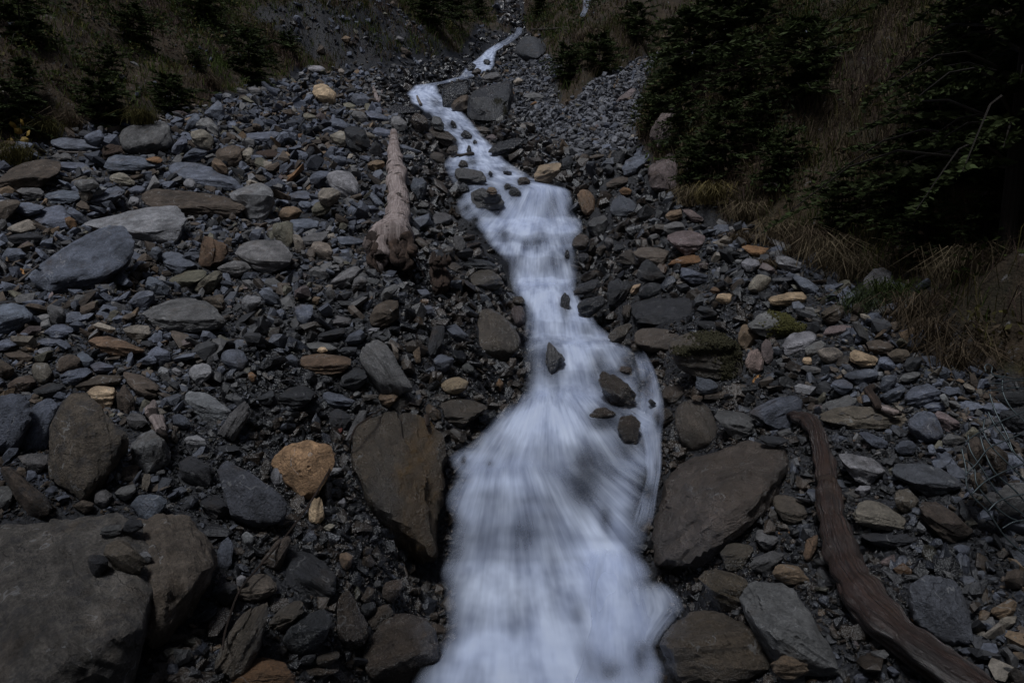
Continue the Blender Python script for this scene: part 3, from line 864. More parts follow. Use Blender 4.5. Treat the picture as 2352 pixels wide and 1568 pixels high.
I|g|0|b|grey boulder draped in yellow-green moss~moss-draped boulder|-10,690 60,610 150,580 250,600 330,640 390,690 390,740 240,760 100,770 20,740
F|n|6|b||1105,1180 1110,1110 1180,1090 1260,1105 1260,1160 1180,1220 1120,1200
F|t|2|r|small tan pebble between wet rocks by the side stream|1305,1180 1330,1155 1385,1170 1370,1205 1320,1200
F|w|6|r|rounded wet brown boulder beside the side stream~rounded wet boulder|1190,1300 1230,1220 1300,1190 1400,1220 1450,1320 1480,1430 1430,1520 1310,1540 1230,1480
F|n|7|b||1030,1300 1080,1240 1160,1250 1190,1310 1120,1380 1050,1350
F|g|5|s|shiny grey boulder lying next to the rounded wet boulder~shiny grey boulder|1460,1300 1490,1260 1640,1280 1750,1340 1750,1410 1680,1450 1540,1410
I|b|2|f|broad blue-grey slate plate above the red-brown driftwood trunk~broad slate plate|5,1280 90,1210 200,1160 340,1160 370,1210 330,1280 290,1390 150,1390 80,1340
F|b|3|f||1330,1110 1340,1030 1450,1060 1490,1110 1400,1150
F|n|4|s||1390,1180 1400,1140 1500,1130 1590,1150 1480,1190
F|n|6|r|wet rock rising from the stream edge beside the main fall's foot|490,150 500,90 540,60 590,70 610,110 590,160 520,165
F|k|6|b||525,230 540,190 600,190 610,240 560,255
F|k|7|f|dark upright stone in the stream downhill from the main fall|410,560 415,490 445,460 480,500 480,580 440,590
F|n|6|b||550,380 560,340 640,305 700,310 660,350 590,385
F|k|6|s||500,460 540,410 620,370 680,370 640,440 560,470
F|k|7|b||440,210 450,170 470,170 470,220
F|n|6|r||85,530 95,490 150,485 170,520 150,550
F|m|6|r|purple-grey rock under a thin veil beside the leaning wet boulder|75,600 90,560 150,550 170,600 160,680 110,690
F|n|5|b||650,190 660,160 700,135 725,150 710,190 680,205
F|g|3|b||715,120 730,85 770,95 775,140 740,155
F|k|4|s||770,180 800,130 850,150 840,175
F|k|4|b||1340,590 1370,550 1470,590 1480,620
F|k|4|s||1340,680 1350,650 1450,645 1470,690 1400,710
P|y|5|h|enormous streaked brown-grey boulder beside the lower fall~streaked boulder|1500,1150 1530,1080 1600,1040 1700,1015 1790,1010 1820,1060 1790,1140 1740,1190 1680,1250 1610,1300 1510,1310 1495,1230
F|n|7|s||800,980 830,960 900,970 900,1010 830,1005
F|k|8|b||1010,1200 1030,1185 1065,1215 1040,1230
I|p|0|b|pale blocky stone just below the grass bank~pale blocky stone|180,260 195,210 260,215 370,270 365,310 290,320 200,290
I|p|0|f|pale grey boulder standing against the dark grass~grass-edge boulder|780,440 785,370 830,300 900,290 960,310 950,390 1000,430 950,465 860,475 800,470
I|b|0|s||295,350 320,335 420,380 480,440 450,465 380,450
I|q|0|s|long flat tan stone above the moss-draped boulder~flat tan stone|130,520 160,485 270,460 370,455 395,500 390,530 270,530 150,545
I|n|1|b||490,620 520,580 600,540 650,560 640,650 560,670 500,650
I|p|1|s|pale grey slab directly below the moss-draped boulder|220,830 240,770 300,740 430,720 470,770 380,850 250,890
I|g|1|s||375,850 430,810 500,785 530,810 480,860 400,895
I|u|0|r|mottled tan and grey stone next to the yellow-tan stone|465,860 510,830 590,830 645,870 620,910 550,940 480,900
I|q|0|s|yellow-tan stone above the block-ended slate~yellow-tan stone|680,900 710,850 760,860 870,900 880,930 850,960 740,940 690,925
I|b|0|b||880,960 890,900 940,895 1000,960 990,990 930,985
I|g|1|s||1020,1060 1060,1010 1140,995 1170,1020 1130,1060 1060,1070
I|b|0|s|blue-grey slate with a white end below the yellow-tan stone~block-ended slate|645,1030 690,1000 850,980 890,1010 870,1060 740,1090 680,1070
I|p|0|b|white block set against the end of the blue-grey slate|868,1048 872,1002 905,998 916,1020 908,1050 885,1058
I|b|2|b||885,1140 910,1020 1010,1020 1000,1070 960,1140
I|b|1|b||550,1100 590,1060 650,1050 710,1080 700,1130 620,1150
I|b|1|b|large blue-grey boulder with a layered face above the wire basket~layered-face boulder|1060,1180 1080,1120 1200,1080 1270,1120 1310,1170 1270,1210 1150,1240 1080,1230
I|w|1|s|long flat brown stone covered in dark spots~spotted brown stone|480,1330 490,1280 620,1240 750,1230 880,1235 1060,1280 1080,1330 1050,1380 900,1400 700,1390 560,1360
I|b|1|r|rounded blue-grey boulder beside the spotted brown stone~rounded blue boulder|1080,1370 1110,1310 1190,1265 1260,1290 1300,1390 1325,1440 1270,1480 1190,1470 1100,1410
I|m|1|b||1255,1310 1300,1265 1430,1340 1440,1380 1380,1410 1310,1380
I|g|1|b||1320,1470 1360,1420 1460,1450 1480,1470 1410,1500 1330,1500
I|b|1|s||1185,1240 1240,1205 1330,1210 1385,1250 1300,1270 1230,1265
I|p|0|b||1300,1170 1330,1145 1360,1190 1365,1240 1320,1200
I|b|2|s||750,1410 800,1405 940,1470 950,1510 900,1520 800,1470
I|b|1|b||990,1520 1040,1465 1110,1465 1145,1520 1120,1560 1020,1560
I|q|0|b|tiny cream stone below the pale grey slab of the mossy boulder|360,925 370,900 425,900 430,945 380,950
I|g|1|s||350,975 380,955 460,970 510,1000 420,1010
I|g|2|s||470,1260 520,1200 680,1155 760,1180 700,1230 560,1260
I|k|4|s||70,1450 80,1430 220,1440 270,1470 180,1510 100,1480
I|u|0|s||1460,1090 1480,1075 1540,1110 1530,1135 1480,1120
I|b|2|b||890,1170 960,1130 1050,1090 1070,1120 1030,1190 940,1220
I|m|2|s||500,760 540,690 640,680 700,700 620,750
I|n|2|s||800,800 880,780 990,830 950,880 830,870
I|n|2|b||940,880 1000,840 1080,850 1100,890 1050,940 980,930
I|k|2|b||1050,970 1080,910 1140,895 1180,920 1150,980 1080,1000
P|z|0|G|huge flat-topped brown-grey boulder filling the lower corner~huge flat-topped boulder|-70,1200 80,1188 170,1175 290,1178 345,1215 372,1290 360,1350 338,1420 330,1568 300,1640 -70,1660
P|w|1|b|@huge flat-topped boulder|270,1190 330,1178 440,1180 480,1230 500,1290 480,1360 440,1430 345,1480 315,1400
J|k|2|b|black angular stone lying on top of the huge flat-topped boulder|597,720 650,690 740,720 735,790 660,835 605,800
J|w|1|b|tan stone with a dark cap lying on the huge flat-topped boulder|705,700 720,640 790,590 880,620 930,690 1000,760 950,820 840,810 750,760
J|p|0|b|small cream stone lying on the huge flat-topped boulder|945,690 1000,670 1040,720 1020,745 970,720
J|g|1|s|grey wedge lying at the back of the huge flat-topped boulder|680,555 720,500 830,490 830,550 760,562
J|k|1|b||830,530 870,450 960,450 980,500 900,540
J|k|2|s||980,530 1010,490 1090,480 1100,520 1030,555
J|b|0|f|slate plate standing behind the huge flat-topped boulder~standing slate plate|890,360 950,285 1080,280 1140,320 1100,400 1030,460 950,430
P|e|3|f|large smooth blue-black slate below the large orange rock~smooth blue-black slate|498,1085 515,1057 545,1075 575,1105 620,1125 655,1150 660,1190 620,1210 560,1210 530,1200 515,1150
J|g|1|r||640,340 650,260 720,245 770,290 740,350 690,370
J|n|1|b||500,370 560,320 640,340 640,380 570,405
J|u|0|f|upright pale finger-like stone behind the standing slate plate|965,200 985,140 1020,140 1030,200 1000,260 970,250
J|g|2|s||780,280 830,230 920,210 930,260 850,320
J|n|1|f|long mottled dark boulder sloping beside the big rough boulder|0,110 60,90 130,160 230,230 330,330 360,380 330,430 240,440 190,410 120,300
J|g|1|b|pale-topped grey stone between the mottled and the big rough boulder|120,20 180,0 330,10 320,80 280,150 200,130
J|g|1|s||-30,230 70,225 100,290 60,350 -30,390
J|b|3|f||1500,620 1560,570 1590,620 1580,770 1490,800 1480,700
J|k|4|b||1440,960 1540,880 1620,900 1600,970 1520,1030
K|w|4|s||-120,930 -40,860 60,820 150,825 185,880 180,950 100,1000 20,1005 -60,990
J|w|6|f|tall leaning wet grey boulder beside the huge flat-topped boulder~tall leaning boulder|1460,1420 1530,1300 1560,1200 1660,1090 1780,1020 1830,1015 1820,1100 1790,1230 1740,1380 1700,1480 1560,1540 1460,1500
J|k|3|b||1360,340 1420,300 1500,290 1540,350 1570,400 1470,450 1400,400
J|p|0|r|white speckled round stone downhill from the smooth blue-black slate|1645,570 1680,535 1730,570 1720,620 1670,620
J|p|1|b||1610,860 1640,830 1680,850 1660,910 1620,910
J|k|3|b|black slate lumps behind the standing slate plate|1220,60 1300,20 1400,80 1470,130 1440,230 1350,210 1230,180
K|k|5|s|big wet dark boulder downhill from the upright white and tan stone~big wet boulder|235,740 250,690 330,665 420,700 500,780 580,830 590,940 560,1010 480,990 460,940 330,930 240,900
K|w|5|s|brown slab resting on the black wet boulder|125,1170 180,1100 310,1005 370,1010 370,1080 290,1130 200,1200 140,1200
K|k|6|b|black wet boulder beside the tall leaning boulder~black wet boulder|220,1330 280,1200 400,1110 490,1065 550,1090 560,1180 520,1270 400,1360 260,1370
K|n|7|f|tall narrow wet boulder leaning beside the splash-wet boulder|590,1260 600,1040 650,930 690,960 740,1080 810,1220 800,1290 700,1330 600,1300
K|n|8|r|huge splash-wet boulder at the foot of the lower fall~splash-wet boulder|760,1400 830,1250 910,1110 1000,1090 1150,1110 1260,1200 1290,1300 1280,1420 1180,1450 1060,1500 900,1568 800,1540
K|n|6|f||800,1150 850,1060 930,1030 980,1080 900,1130 840,1200
K|k|4|r||750,1060 790,1015 860,1010 860,1070 790,1110
K|t|4|b|tan-brown block on the dark gravel under the stained boulder|610,690 650,675 700,700 690,770 640,795 615,760
K|n|6|b||895,920 930,870 1020,860 1050,900 980,980 940,1020 900,980
K|o|4|b|big ochre rock cut off by the bottom of the picture~big ochre rock|-160,1568 -80,1430 80,1390 160,1390 240,1450 310,1530 330,1640 -160,1640
K|q|0|f|upright white and tan stone below the large orange rock|400,460 410,380 430,300 490,300 500,370 510,430 460,480
K|p|0|f|pale lumpy stone leaning on the large orange rock|120,180 140,120 200,75 230,120 215,200 190,225
K|p|1|b||535,130 570,100 630,100 600,140 550,155
K|p|1|b||600,340 640,305 660,350 640,370
K|n|3|f||70,760 190,600 270,565 280,610 230,720 180,790
K|u|1|s||500,510 540,480 580,490 540,530
K|n|6|s||435,1420 480,1380 600,1350 610,1400 560,1440 460,1450
K|n|6|s||370,1480 420,1450 600,1440 610,1480 510,1530 400,1520
K|k|5|b||330,1430 370,1380 450,1370 430,1420 350,1445
K|g|3|r||840,890 860,865 895,865 895,910 860,915
K|n|5|f||750,1000 800,910 850,930 840,980 780,1020
L|x|5|b|large cracked brown boulder at the water's foot~cracked brown boulder|1085,1420 1100,1260 1160,1190 1260,1100 1370,1070 1480,1080 1600,1150 1720,1200 1830,1300 1850,1400 1790,1540 1500,1640 1150,1640
L|x|6|b|wet brown boulder above the cracked brown boulder~wet brown boulder|1350,860 1380,790 1480,790 1580,820 1700,870 1640,930 1620,1070 1560,1060 1450,1000 1390,900
L|g|2|s|big slab with a pale grey top beside the driftwood trunk~grey-topped slab|1630,960 1660,900 1760,870 1900,870 2010,920 2080,1010 2150,1160 2180,1260 2330,1500 2230,1500 2150,1400 1860,1280 1700,1130 1640,1050
L|w|4|b||1500,690 1540,620 1620,610 1730,630 1720,700 1640,800 1540,810
M|g|3|b||5,770 40,710 150,665 240,670 240,720 150,770 80,825
M|g|2|s||40,590 70,520 200,580 180,620 120,660
M|w|4|s||155,300 190,285 300,290 370,350 400,440 330,480 230,470
M|t|3|b|tan-orange stone resting above the grey-topped slab|160,810 200,755 310,755 370,810 415,880 290,890 180,850
M|r|3|f||370,690 390,580 470,555 470,620 420,740 380,720
M|p|1|b|mottled pale grey rock beside the upper part of the driftwood trunk~mottled pale rock|610,20 680,0 850,20 920,90 935,150 850,210 740,190 700,120
M|e|3|s|big flat blue-black slate near the wire basket~flat blue-black slate|970,130 1000,75 1150,70 1330,120 1440,200 1450,240 1330,290 1150,240 1000,170
M|p|1|b||720,250 760,225 830,220 830,260 770,300
M|u|2|s|tan-grey stone with a dark end beside the driftwood trunk~dark-ended stone|705,420 750,340 830,320 900,340 1000,430 1080,480 1060,520 900,500 740,490
M|w|3|b||990,290 1010,240 1100,240 1160,320 1120,400 1060,410 1000,360
M|n|2|b|large brown boulder with long cracks near the wire basket|1160,370 1190,330 1280,340 1400,420 1530,540 1500,590 1300,600 1220,500
M|p|1|f||1140,520 1160,465 1210,520 1200,540
M|k|3|s||750,560 830,545 1100,560 1155,610 1060,650 850,630
M|e|2|f|great dark rounded slate beside the lower driftwood trunk~great dark slate|1080,910 1200,830 1300,830 1420,880 1460,960 1500,1130 1540,1300 1400,1310 1230,1280 1100,1120
M|m|2|f||890,750 960,700 1000,690 1000,770 920,775
M|b|2|r||1390,650 1430,620 1510,640 1500,690 1450,720
M|t|1|s|banded tan stone uphill from the pale pebbles in the dark corner|1640,1100 1660,1050 1800,990 1830,1030 1800,1100 1700,1130
M|u|1|b||1700,1180 1720,1130 1830,1110 1800,1170 1740,1200
M|b|3|s||1420,1340 1500,1320 1540,1340 1490,1380
M|t|4|b|brown-orange stone below the grey-topped slab|140,1450 200,1410 260,1360 320,1400 400,1450 410,1500 330,1540 180,1520
M|g|2|b||200,1580 230,1520 300,1490 370,1520 400,1620 200,1620
M|b|2|b||710,1530 760,1500 820,1540 800,1580 730,1580
M|n|2|b||1740,890 1760,810 1800,790 1875,800 1875,920
M|b|3|s||940,1470 970,1450 1030,1500 1000,1520
'''
ROCKS += '''P|k|8|b|dark rock showing through the veil in the middle of the lower fall|1302,1050 1322,1004 1350,1000 1374,1034 1382,1080 1366,1100 1312,1104
Q|k|2|s|dark layered block at the top inside the wire basket|490,320 560,290 700,285 700,390 560,392
Q|k|2|b|bluish dark block second from the top inside the wire basket|520,420 700,400 710,560 600,565 530,500
Q|n|2|b|brown stone against the upper corner wires of the basket|290,650 350,600 400,640 430,760 340,830 300,770
Q|n|2|b|tall brown stone in the middle of the wire basket|400,640 520,680 585,760 560,870 470,850 420,760
Q|g|2|b|mottled grey block low in the wire basket|520,960 600,920 720,930 720,1140 500,1150 480,1060
Q|g|2|b|small grey stone beside the mottled block in the wire basket|400,1000 480,985 530,1080 460,1110 410,1060
Q|n|2|b|brown stone at the belly edge of the wire basket|310,880 380,850 440,990 350,985
'''

# outlines of the rocks, as measured
SHEET = {'A': (0, 0), 'B': (574.2, 0), 'C': (1148.4, 0), 'D': (0, 516.8), 'E': (574.2, 516.8), 'F': (1148.4, 516.8),
         'I': (1720.3, 516.8), 'J': (0, 1039.9), 'K': (574.2, 1039.9), 'L': (1148.4, 1039.9), 'M': (1720.3, 1039.9)}
SCL = {'P': (1, 0, 0), 'U': (.27458, 861.3, 57.4), 'Q': (.32955, 2124.6, 803.9)}
SCL.update({k: (.33688, a, b) for k, (a, b) in SHEET.items()})
ROCK_LIST = []
for ln in ROCKS.strip().splitlines():
    sh, colr, wet, sty, lab, poly = ln.split('|')
    k, ox, oy = SCL[sh]
    pl = np.array([[float(q) for q in t.split(',')] for t in poly.split()]) * k + np.array([ox, oy])
    lab, _, short = lab.partition('~')
    ROCK_LIST.append(dict(col=colr, wet=int(wet) / 9.0, sty=sty, lab=lab, short=short, pl=pl, cen=pl.mean(0), lo=pl.min(0), hi=pl.max(0), sheet=sh))

# ---------------------------------------------------------------- ground
def axis(fine_a, fine_b, step, lo, hi, grow):
    a = list(np.arange(fine_a, fine_b + 1e-6, step))
    s, x = step, fine_b
    while x < hi:
        s *= grow; x += s; a.append(x)
    s, x = step, fine_a
    while x > lo:
        s *= grow; x -= s; a.insert(0, x)
    return np.array(a)

gx = axis(-7, 6, .1, -140, 140, 1.05)
gy = axis(1.5, 16, .1, -60, 250, 1.028)
GX, GY = np.meshgrid(gx, gy)
GZ, GV, GD = land(GX, GY)
nx, ny = len(gx), len(gy)
ii = (np.arange(ny - 1)[:, None] * nx + np.arange(nx - 1)[None, :]).ravel()
ground = mesh_obj('ground', np.stack([GX.ravel(), GY.ravel(), GZ.ravel()], 1), np.stack([ii, ii + 1, ii + nx + 1, ii + nx], 1), M_GROUND, smooth=True,
                  attr={'veg': ('FLOAT', GV.ravel())})
tag(ground, kind='structure')

# ---------------------------------------------------------------- water
def water_sheet(name, rows, nu, step, blobs=(), thin=1.0, end=.5, lumps=(), rowd=((-99, 1), (1800, 1)), uvs=1.0, fan=None, span=None, near=0.0):
    rows = rows[np.argsort(rows[:, 0])]
    v = np.arange(rows[0, 0], rows[-1, 0], step)
    if span:
        v = np.arange(span[0], span[1], step)
    y = np.interp(v, rows[:, 0], rows[:, 1])
    ker = np.ones(9) / 9
    kl = max(9, int(len(v) * .045)) | 1 if len(v) > 200 else 9
    ke, hk = np.ones(kl) / kl, kl // 2
    yp = np.convolve(np.pad(y, 15, mode='edge'), np.ones(31) / 31, 'valid')
    y = y + (yp - y) * sstep(820, 1000, v)
    l = np.convolve(np.pad(np.interp(v, rows[:, 0], rows[:, 2]), hk, mode='edge'), ke, 'valid')
    r = np.convolve(np.pad(np.interp(v, rows[:, 0], rows[:, 3]), hk, mode='edge'), ke, 'valid')
    mixv = sstep(250, 420, v)
    l = l * mixv + np.interp(v, rows[:, 0], rows[:, 2]) * (1 - mixv)
    r = r * mixv + np.interp(v, rows[:, 0], rows[:, 3]) * (1 - mixv)
    z = y * ratio(v)
    slope = np.abs(np.gradient(z, v) / (np.gradient(y, v) + 1e-6))
    dep = y * math.cos(PITCH) + z * math.sin(PITCH)
    u = np.linspace(0, 1, nu)
    Uu = l[:, None] + (r - l)[:, None] * u[None, :]
    Uu = Uu + (perlin(p3(u[None, :] * 2.5 + 0 * v[:, None], v[:, None] * .006)) * .012) * (r - l)[:, None]
    Vv = np.repeat(v[:, None], nu, 1)
    wob = 8 * fbm(p3(u[None, :] * 4.0 + 0 * v[:, None], v[:, None] * .006, 2.0), 2)
    v2 = np.clip(v[:, None] + wob * sstep(200, 420, v)[:, None], v[0], v[-1])
    D = np.interp(v2, v, dep)
    flat = np.interp(v2, v, sstep(.75, .2, slope))
    wm = (r - l) / FOC * dep
    X = (Uu - CX) / FOC * D
    # cascades and cushions
    b1 = fbm(p3(X * 1.6, Vv * .014, 3.0), 2)
    b2 = np.abs(perlin(p3(X * 3.1, Vv * .035, 8.0)))
    b3 = perlin(p3(u[None, :] * 9 + 0 * Vv, Vv * .006, 5.0))
    amp = .020 * D
    e = np.minimum(u, 1 - u)[None, :] * wm[:, None]
    fall = np.minimum(.30, .24 * wm)[:, None]
    en = e + .07 * wm[:, None] * perlin(p3(X * 1.6, Vv * .014, 1.0))
    ed = sstep(0, 1, en / fall)
    dd = -.012 * D * (b3 * .5 + .5) - .010 * D * (b1 + .8) + .03 * (1 - ed)
    hump = 0
    for (bu, bv, ru, rv, s) in lumps:
        hump = hump + s * np.exp(-(((Uu - bu) / ru) ** 2 + ((Vv - bv) / rv) ** 2))
    dd = dd - .008 * D * hump
    dd = dd - near
    P = ray(Uu, Vv) * (D + dd)[..., None]
    arc = np.concatenate([[0], np.cumsum(np.hypot(np.diff(y), np.diff(z)))])
    dens = ed * (.66 + .20 * flat + .40 * np.minimum(hump, 1) + .22 * fbm(p3(X * 1.8, Vv * .007, 6.0), 3))
    for (bu, bv, ru, rv, s) in blobs:
        q = ((Uu - bu) / ru) ** 2 + ((Vv - bv) / rv) ** 2
        dens = dens * (1 - min(1, s * 1.25) * np.exp(-q * .7))
    ends = (sstep(0, 1, np.minimum(v - v[0], v[-1] - v) / end + (1 if end < 1 else 0)) if not span else np.minimum(sstep(v[0], v[0] + end * (span[0] > 100), v), sstep(v[-1], v[-1] - end, v) if span[1] < 1650 else 1.0))[:, None]
    dens = dens * np.interp(v, [q[0] for q in rowd], [q[1] for q in rowd])[:, None]
    dens = np.clip(dens * thin * ends, 0, 1)
    Xf = np.repeat(u[None, :] * 1.4 * uvs, len(v), 0)
    if fan:                                              # below a lip the threads spread from a point of their own
        ou, ov, k = fan
        Xf = (Uu - ou) / np.maximum(Vv - ov, 20) * k + ou * .013
    uv = np.stack([Xf, np.repeat(arc[:, None], nu, 1)], -1)
    n = len(v)
    ii = (np.arange(n - 1)[:, None] * nu + np.arange(nu - 1)[None, :]).ravel()
    o = mesh_obj(name, P.reshape(-1, 3), np.stack([ii, ii + nu, ii + nu + 1, ii + 1], 1), M_WATER, smooth=True,
                 attr={'dens': ('FLOAT', dens.ravel())}, uv=uv.reshape(-1, 2))
    return tag(o, kind='structure')

BLOBS = [(1395, 1060, 40, 50, .24), (1446, 995, 20, 34, .45), (1384, 978, 30, 14, .4), (1442, 830, 26, 24, .6),
         (1376, 837, 20, 32, .55), (1508, 905, 22, 35, .75), (1523, 995, 16, 46, .9), 
         (1401, 1545, 26, 26, .5), (1330, 1407, 16, 26, .3), (1391, 1191, 12, 28, .4), (1270, 472, 17, 36, .5), (1310, 490, 14, 22, .5),
         (1205, 770, 15, 13, .5), (1350, 760, 16, 16, .4), (1232, 557, 15, 17, .45), (1158, 537, 13, 17, .5), (1249, 618, 26, 18, .25),
         (1065, 1056, 6, 10, .6), (1125, 1064, 10, 8, .4), (1070, 1000, 30, 30, .45), (1420, 790, 40, 18, .3),
         (1210, 1250, 40, 90, .08), (1130, 1330, 40, 90, .08), (1470, 1180, 16, 60, .25), (1560, 1400, 30, 20, .2)]
BLOBS += [(1180, 1210, 90, 80, .08), (1060, 1300, 30, 120, .16), (1190, 1400, 26, 90, .2), (1270, 1330, 18, 90, .18), (1100, 1400, 20, 70, .18), (1350, 1520, 24, 60, .3), (1470, 1510, 16, 40, .5), (1250, 1060, 20, 50, .2), (1330, 1130, 60, 34, .3), (1060, 405, 12, 10, .7), (1085, 372, 12, 9, .6), (1052, 445, 12, 14, .7), (1092, 505, 14, 12, .7), (1072, 478, 12, 14, .6),
          (1210, 560, 10, 14, .4), (1190, 600, 14, 20, .3), (1280, 590, 20, 18, .3), (1320, 610, 10, 22, .4), (1225, 820, 18, 40, .25), (1215, 860, 14, 40, .4), (1000, 235, 16, 12, .5),
          (985, 262, 10, 8, .6), (1030, 290, 12, 10, .5), (1110, 310, 8, 8, .5), (1160, 390, 12, 8, .5), (1120, 140, 6, 5, .6)]
_st = STREAM[np.argsort(STREAM[:, 0])]
for _q in ROCK_LIST:                                   # water heaps up above a standing rock and leaves a gap below it
    _c, _w = _q['cen'], _q['hi'] - _q['lo']
    if _q['col'] in 'kngmtw' and max(_w) < 160 and 200 < _c[1] < 1300 and np.interp(_c[1], _st[:, 0], _st[:, 2]) + 6 < _c[0] < np.interp(_c[1], _st[:, 0], _st[:, 3]) - 6:
        BLOBS.append((_c[0], _c[1] + .08 * _w[1], .52 * _w[0] + 1, .54 * _w[1] + 1, (.46 if 'veil' in _q['lab'] else .62) if _c[1] > 520 else .5))
        BLOBS.append((_c[0], _q['hi'][1] + .25 * _w[1], .34 * _w[0], .45 * _w[1], .28 if _c[1] > 520 else .15))
LUMPS = [(1262, 434, 55, 14, .8), (1180, 527, 40, 14, .6), (1300, 525, 40, 12, .5), (1240, 650, 60, 22, .8), (1255, 710, 45, 45, .6), (1330, 795, 60, 22, .7), (1235, 890, 42, 34, .7),
         (1270, 955, 120, 34, .9), (1070, 1048, 40, 16, .7), (1140, 1100, 90, 30, .6), (1250, 1120, 70, 30, .4), (1392, 1268, 62, 34, 1.0), (1110, 1480, 60, 34, .7), (1230, 1500, 100, 50, .5), (1020, 1548, 60, 30, .6),
         (1500, 1062, 18, 20, .7), (1480, 1420, 40, 20, .4), (1290, 1010, 60, 50, .3), (1340, 1330, 60, 40, .4), (960, 215, 26, 8, .6), (1080, 340, 30, 10, .5), (1100, 385, 40, 10, .5), (1120, 135, 14, 8, .5)]
ROWD = ((-99, .5), (60, .3), (98, .36), (112, .9), (160, 1), (166, .45), (192, .4), (200, 1), (330, 1), (345, 1), (480, 1), (520, 1), (1800, 1))
KW = dict(lumps=LUMPS, rowd=ROWD)
water = water_sheet('water', STREAM, 90, 2.0, BLOBS, span=(62, 560), end=60, **KW)
water_sheet('water', STREAM, 110, 2.0, BLOBS, span=(418, 566), end=26, fan=(1250, 360, 1.25), near=.02, **KW)
water_sheet('water', STREAM, 110, 2.0, BLOBS, span=(528, 680), end=34, fan=(1235, 300, 2.4), near=.01, **KW)
water_sheet('water', STREAM, 110, 2.0, BLOBS, span=(640, 800), end=34, fan=(1245, 420, 1.9), near=.02, **KW)
water_sheet('water', STREAM, 110, 2.0, BLOBS, span=(756, 945), end=40, fan=(1262, 560, 1.3), near=.01, **KW)
water_sheet('water', STREAM, 130, 2.0, BLOBS, span=(870, 1120), end=60, fan=(1258, 820, .85), near=.02, **KW)
water_sheet('water', STREAM, 150, 2.0, BLOBS, span=(1022, 1700), end=95, fan=(1165, 900, .80), near=.03, **KW)
HUMP = np.array([(1246, 5.05, 1345, 1462), (1290, 4.98, 1325, 1500), (1330, 4.76, 1310, 1512), (1400, 4.42, 1300, 1520), (1480, 4.08, 1285, 1528), (1568, 3.68, 1280, 1540), (1700, 3.10, 1270, 1560)], float)
water_sheet('water', HUMP, 70, 2.0, BLOBS, span=(1248, 1700), end=40, fan=(1398, 1130, .60), near=.05, lumps=LUMPS[:0] + [(1394, 1276, 56, 26, 1.1), (1480, 1420, 40, 20, .4)], thin=.62)
SPLASH = np.array([(1320, 4.66, 1440, 1520), (1345, 4.58, 1430, 1550), (1375, 4.48, 1420, 1580), (1400, 4.40, 1420, 1588), (1425, 4.30, 1420, 1560), (1460, 4.17, 1410, 1530), (1500, 4.0, 1400, 1520)], float)
water_sheet('water', SPLASH, 40, 2.0, ((1560, 1400, 30, 20, .2),), .62, 50, uvs=.4)
# side stream on the bank of the great wet boulders
SIDE = np.array([(790, 7.42, 1440, 1478), (815, 7.15, 1452, 1492), (850, 6.80, 1462, 1510), (880, 6.52, 1466, 1520), (915, 6.2, 1462, 1528), (950, 5.95, 1455, 1530), (985, 5.66, 1462, 1526),
                 (1040, 5.30, 1478, 1524), (1090, 5.08, 1482, 1522), (1150, 4.93, 1465, 1512), (1230, 4.80, 1440, 1502)], float)
water_sheet('water', SIDE, 30, 2.0, ((1478, 880, 14, 20, .6), (1510, 960, 12, 22, .6), (1470, 1010, 10, 18, .5), (1490, 1130, 14, 18, .5)), .58, 60, uvs=.22)
FARW = np.array([(-40, 96, 1346, 1366), (8, 88, 1336, 1358), (22, 85, 1338, 1352), (45, 82, 1326, 1342)], float)
_fu, _fv = (FARW[:, 2] + FARW[:, 3]) / 2, FARW[:, 0]
for _i in range(len(FARW)):
    _t = hit(_fu[_i], _fv[_i])
    FARW[_i, 1] = (ray(_fu[_i], _fv[_i]) * (_t - .6))[1]
water_sheet('water', FARW, 14, 3.0, (), .42, 14)

# ---------------------------------------------------------------- rocks
TINT = {'b': (.102, .112, .142), 'g': (.130, .126, .126), 'n': (.082, .062, .047), 'k': (.034, .035, .040), 't': (.17, .118, .075),
        'o': (.185, .10, .048), 'O': (.24, .145, .082), 'p': (.215, .212, .222), 'm': (.150, .115, .112), 'v': (.125, .115, .085), 'r': (.13, .082, .052),
        'u': (.225, .195, .16), 'q': (.40, .29, .185), 'w': (.126, .102, .080), 'x': (.115, .088, .062), 'y': (.120, .098, .079),
        'z': (.135, .118, .104), 'e': (.085, .088, .105), 'i': (.26, .19, .17)}
CWORD = {'b': 'blue-grey', 'g': 'grey', 'n': 'brown', 'k': 'near-black', 't': 'tan-brown', 'o': 'ochre', 'O': 'orange', 'p': 'pale grey', 'm': 'pinkish-brown',
         'v': 'olive-grey', 'r': 'rusty', 'u': 'pale tan', 'q': 'cream', 'w': 'brown-grey', 'x': 'brown', 'y': 'brown-grey', 'z': 'brown-grey', 'e': 'blue-black', 'i': 'pinkish'}

_ico = {}
def ico(sub):
    if sub not in _ico:
        bm = bmesh.new()
        bmesh.ops.create_icosphere(bm, subdivisions=sub, radius=1.0)
        V = np.array([v.co for v in bm.verts])
        F = np.array([[v.index for v in f.verts] for f in bm.faces], dtype=np.int32)
        bm.free()
        _ico[sub] = (V / np.linalg.norm(V, axis=1, keepdims=True), F)
    return _ico[sub]

def hull_planes(Q):
    bm = bmesh.new()
    vs = [bm.verts.new(q) for q in Q]
    r = bmesh.ops.convex_hull(bm, input=vs)
    N, D = [], []
    for f in bm.faces:
        n = np.array(f.normal)
        if n @ n < .5:
            continue
        d = n @ np.array(f.verts[0].co)
        if d < 0:
            n, d = -n, -d
        N.append(n); D.append(max(d, .02))
    bm.free()
    return np.array(N), np.array(D)

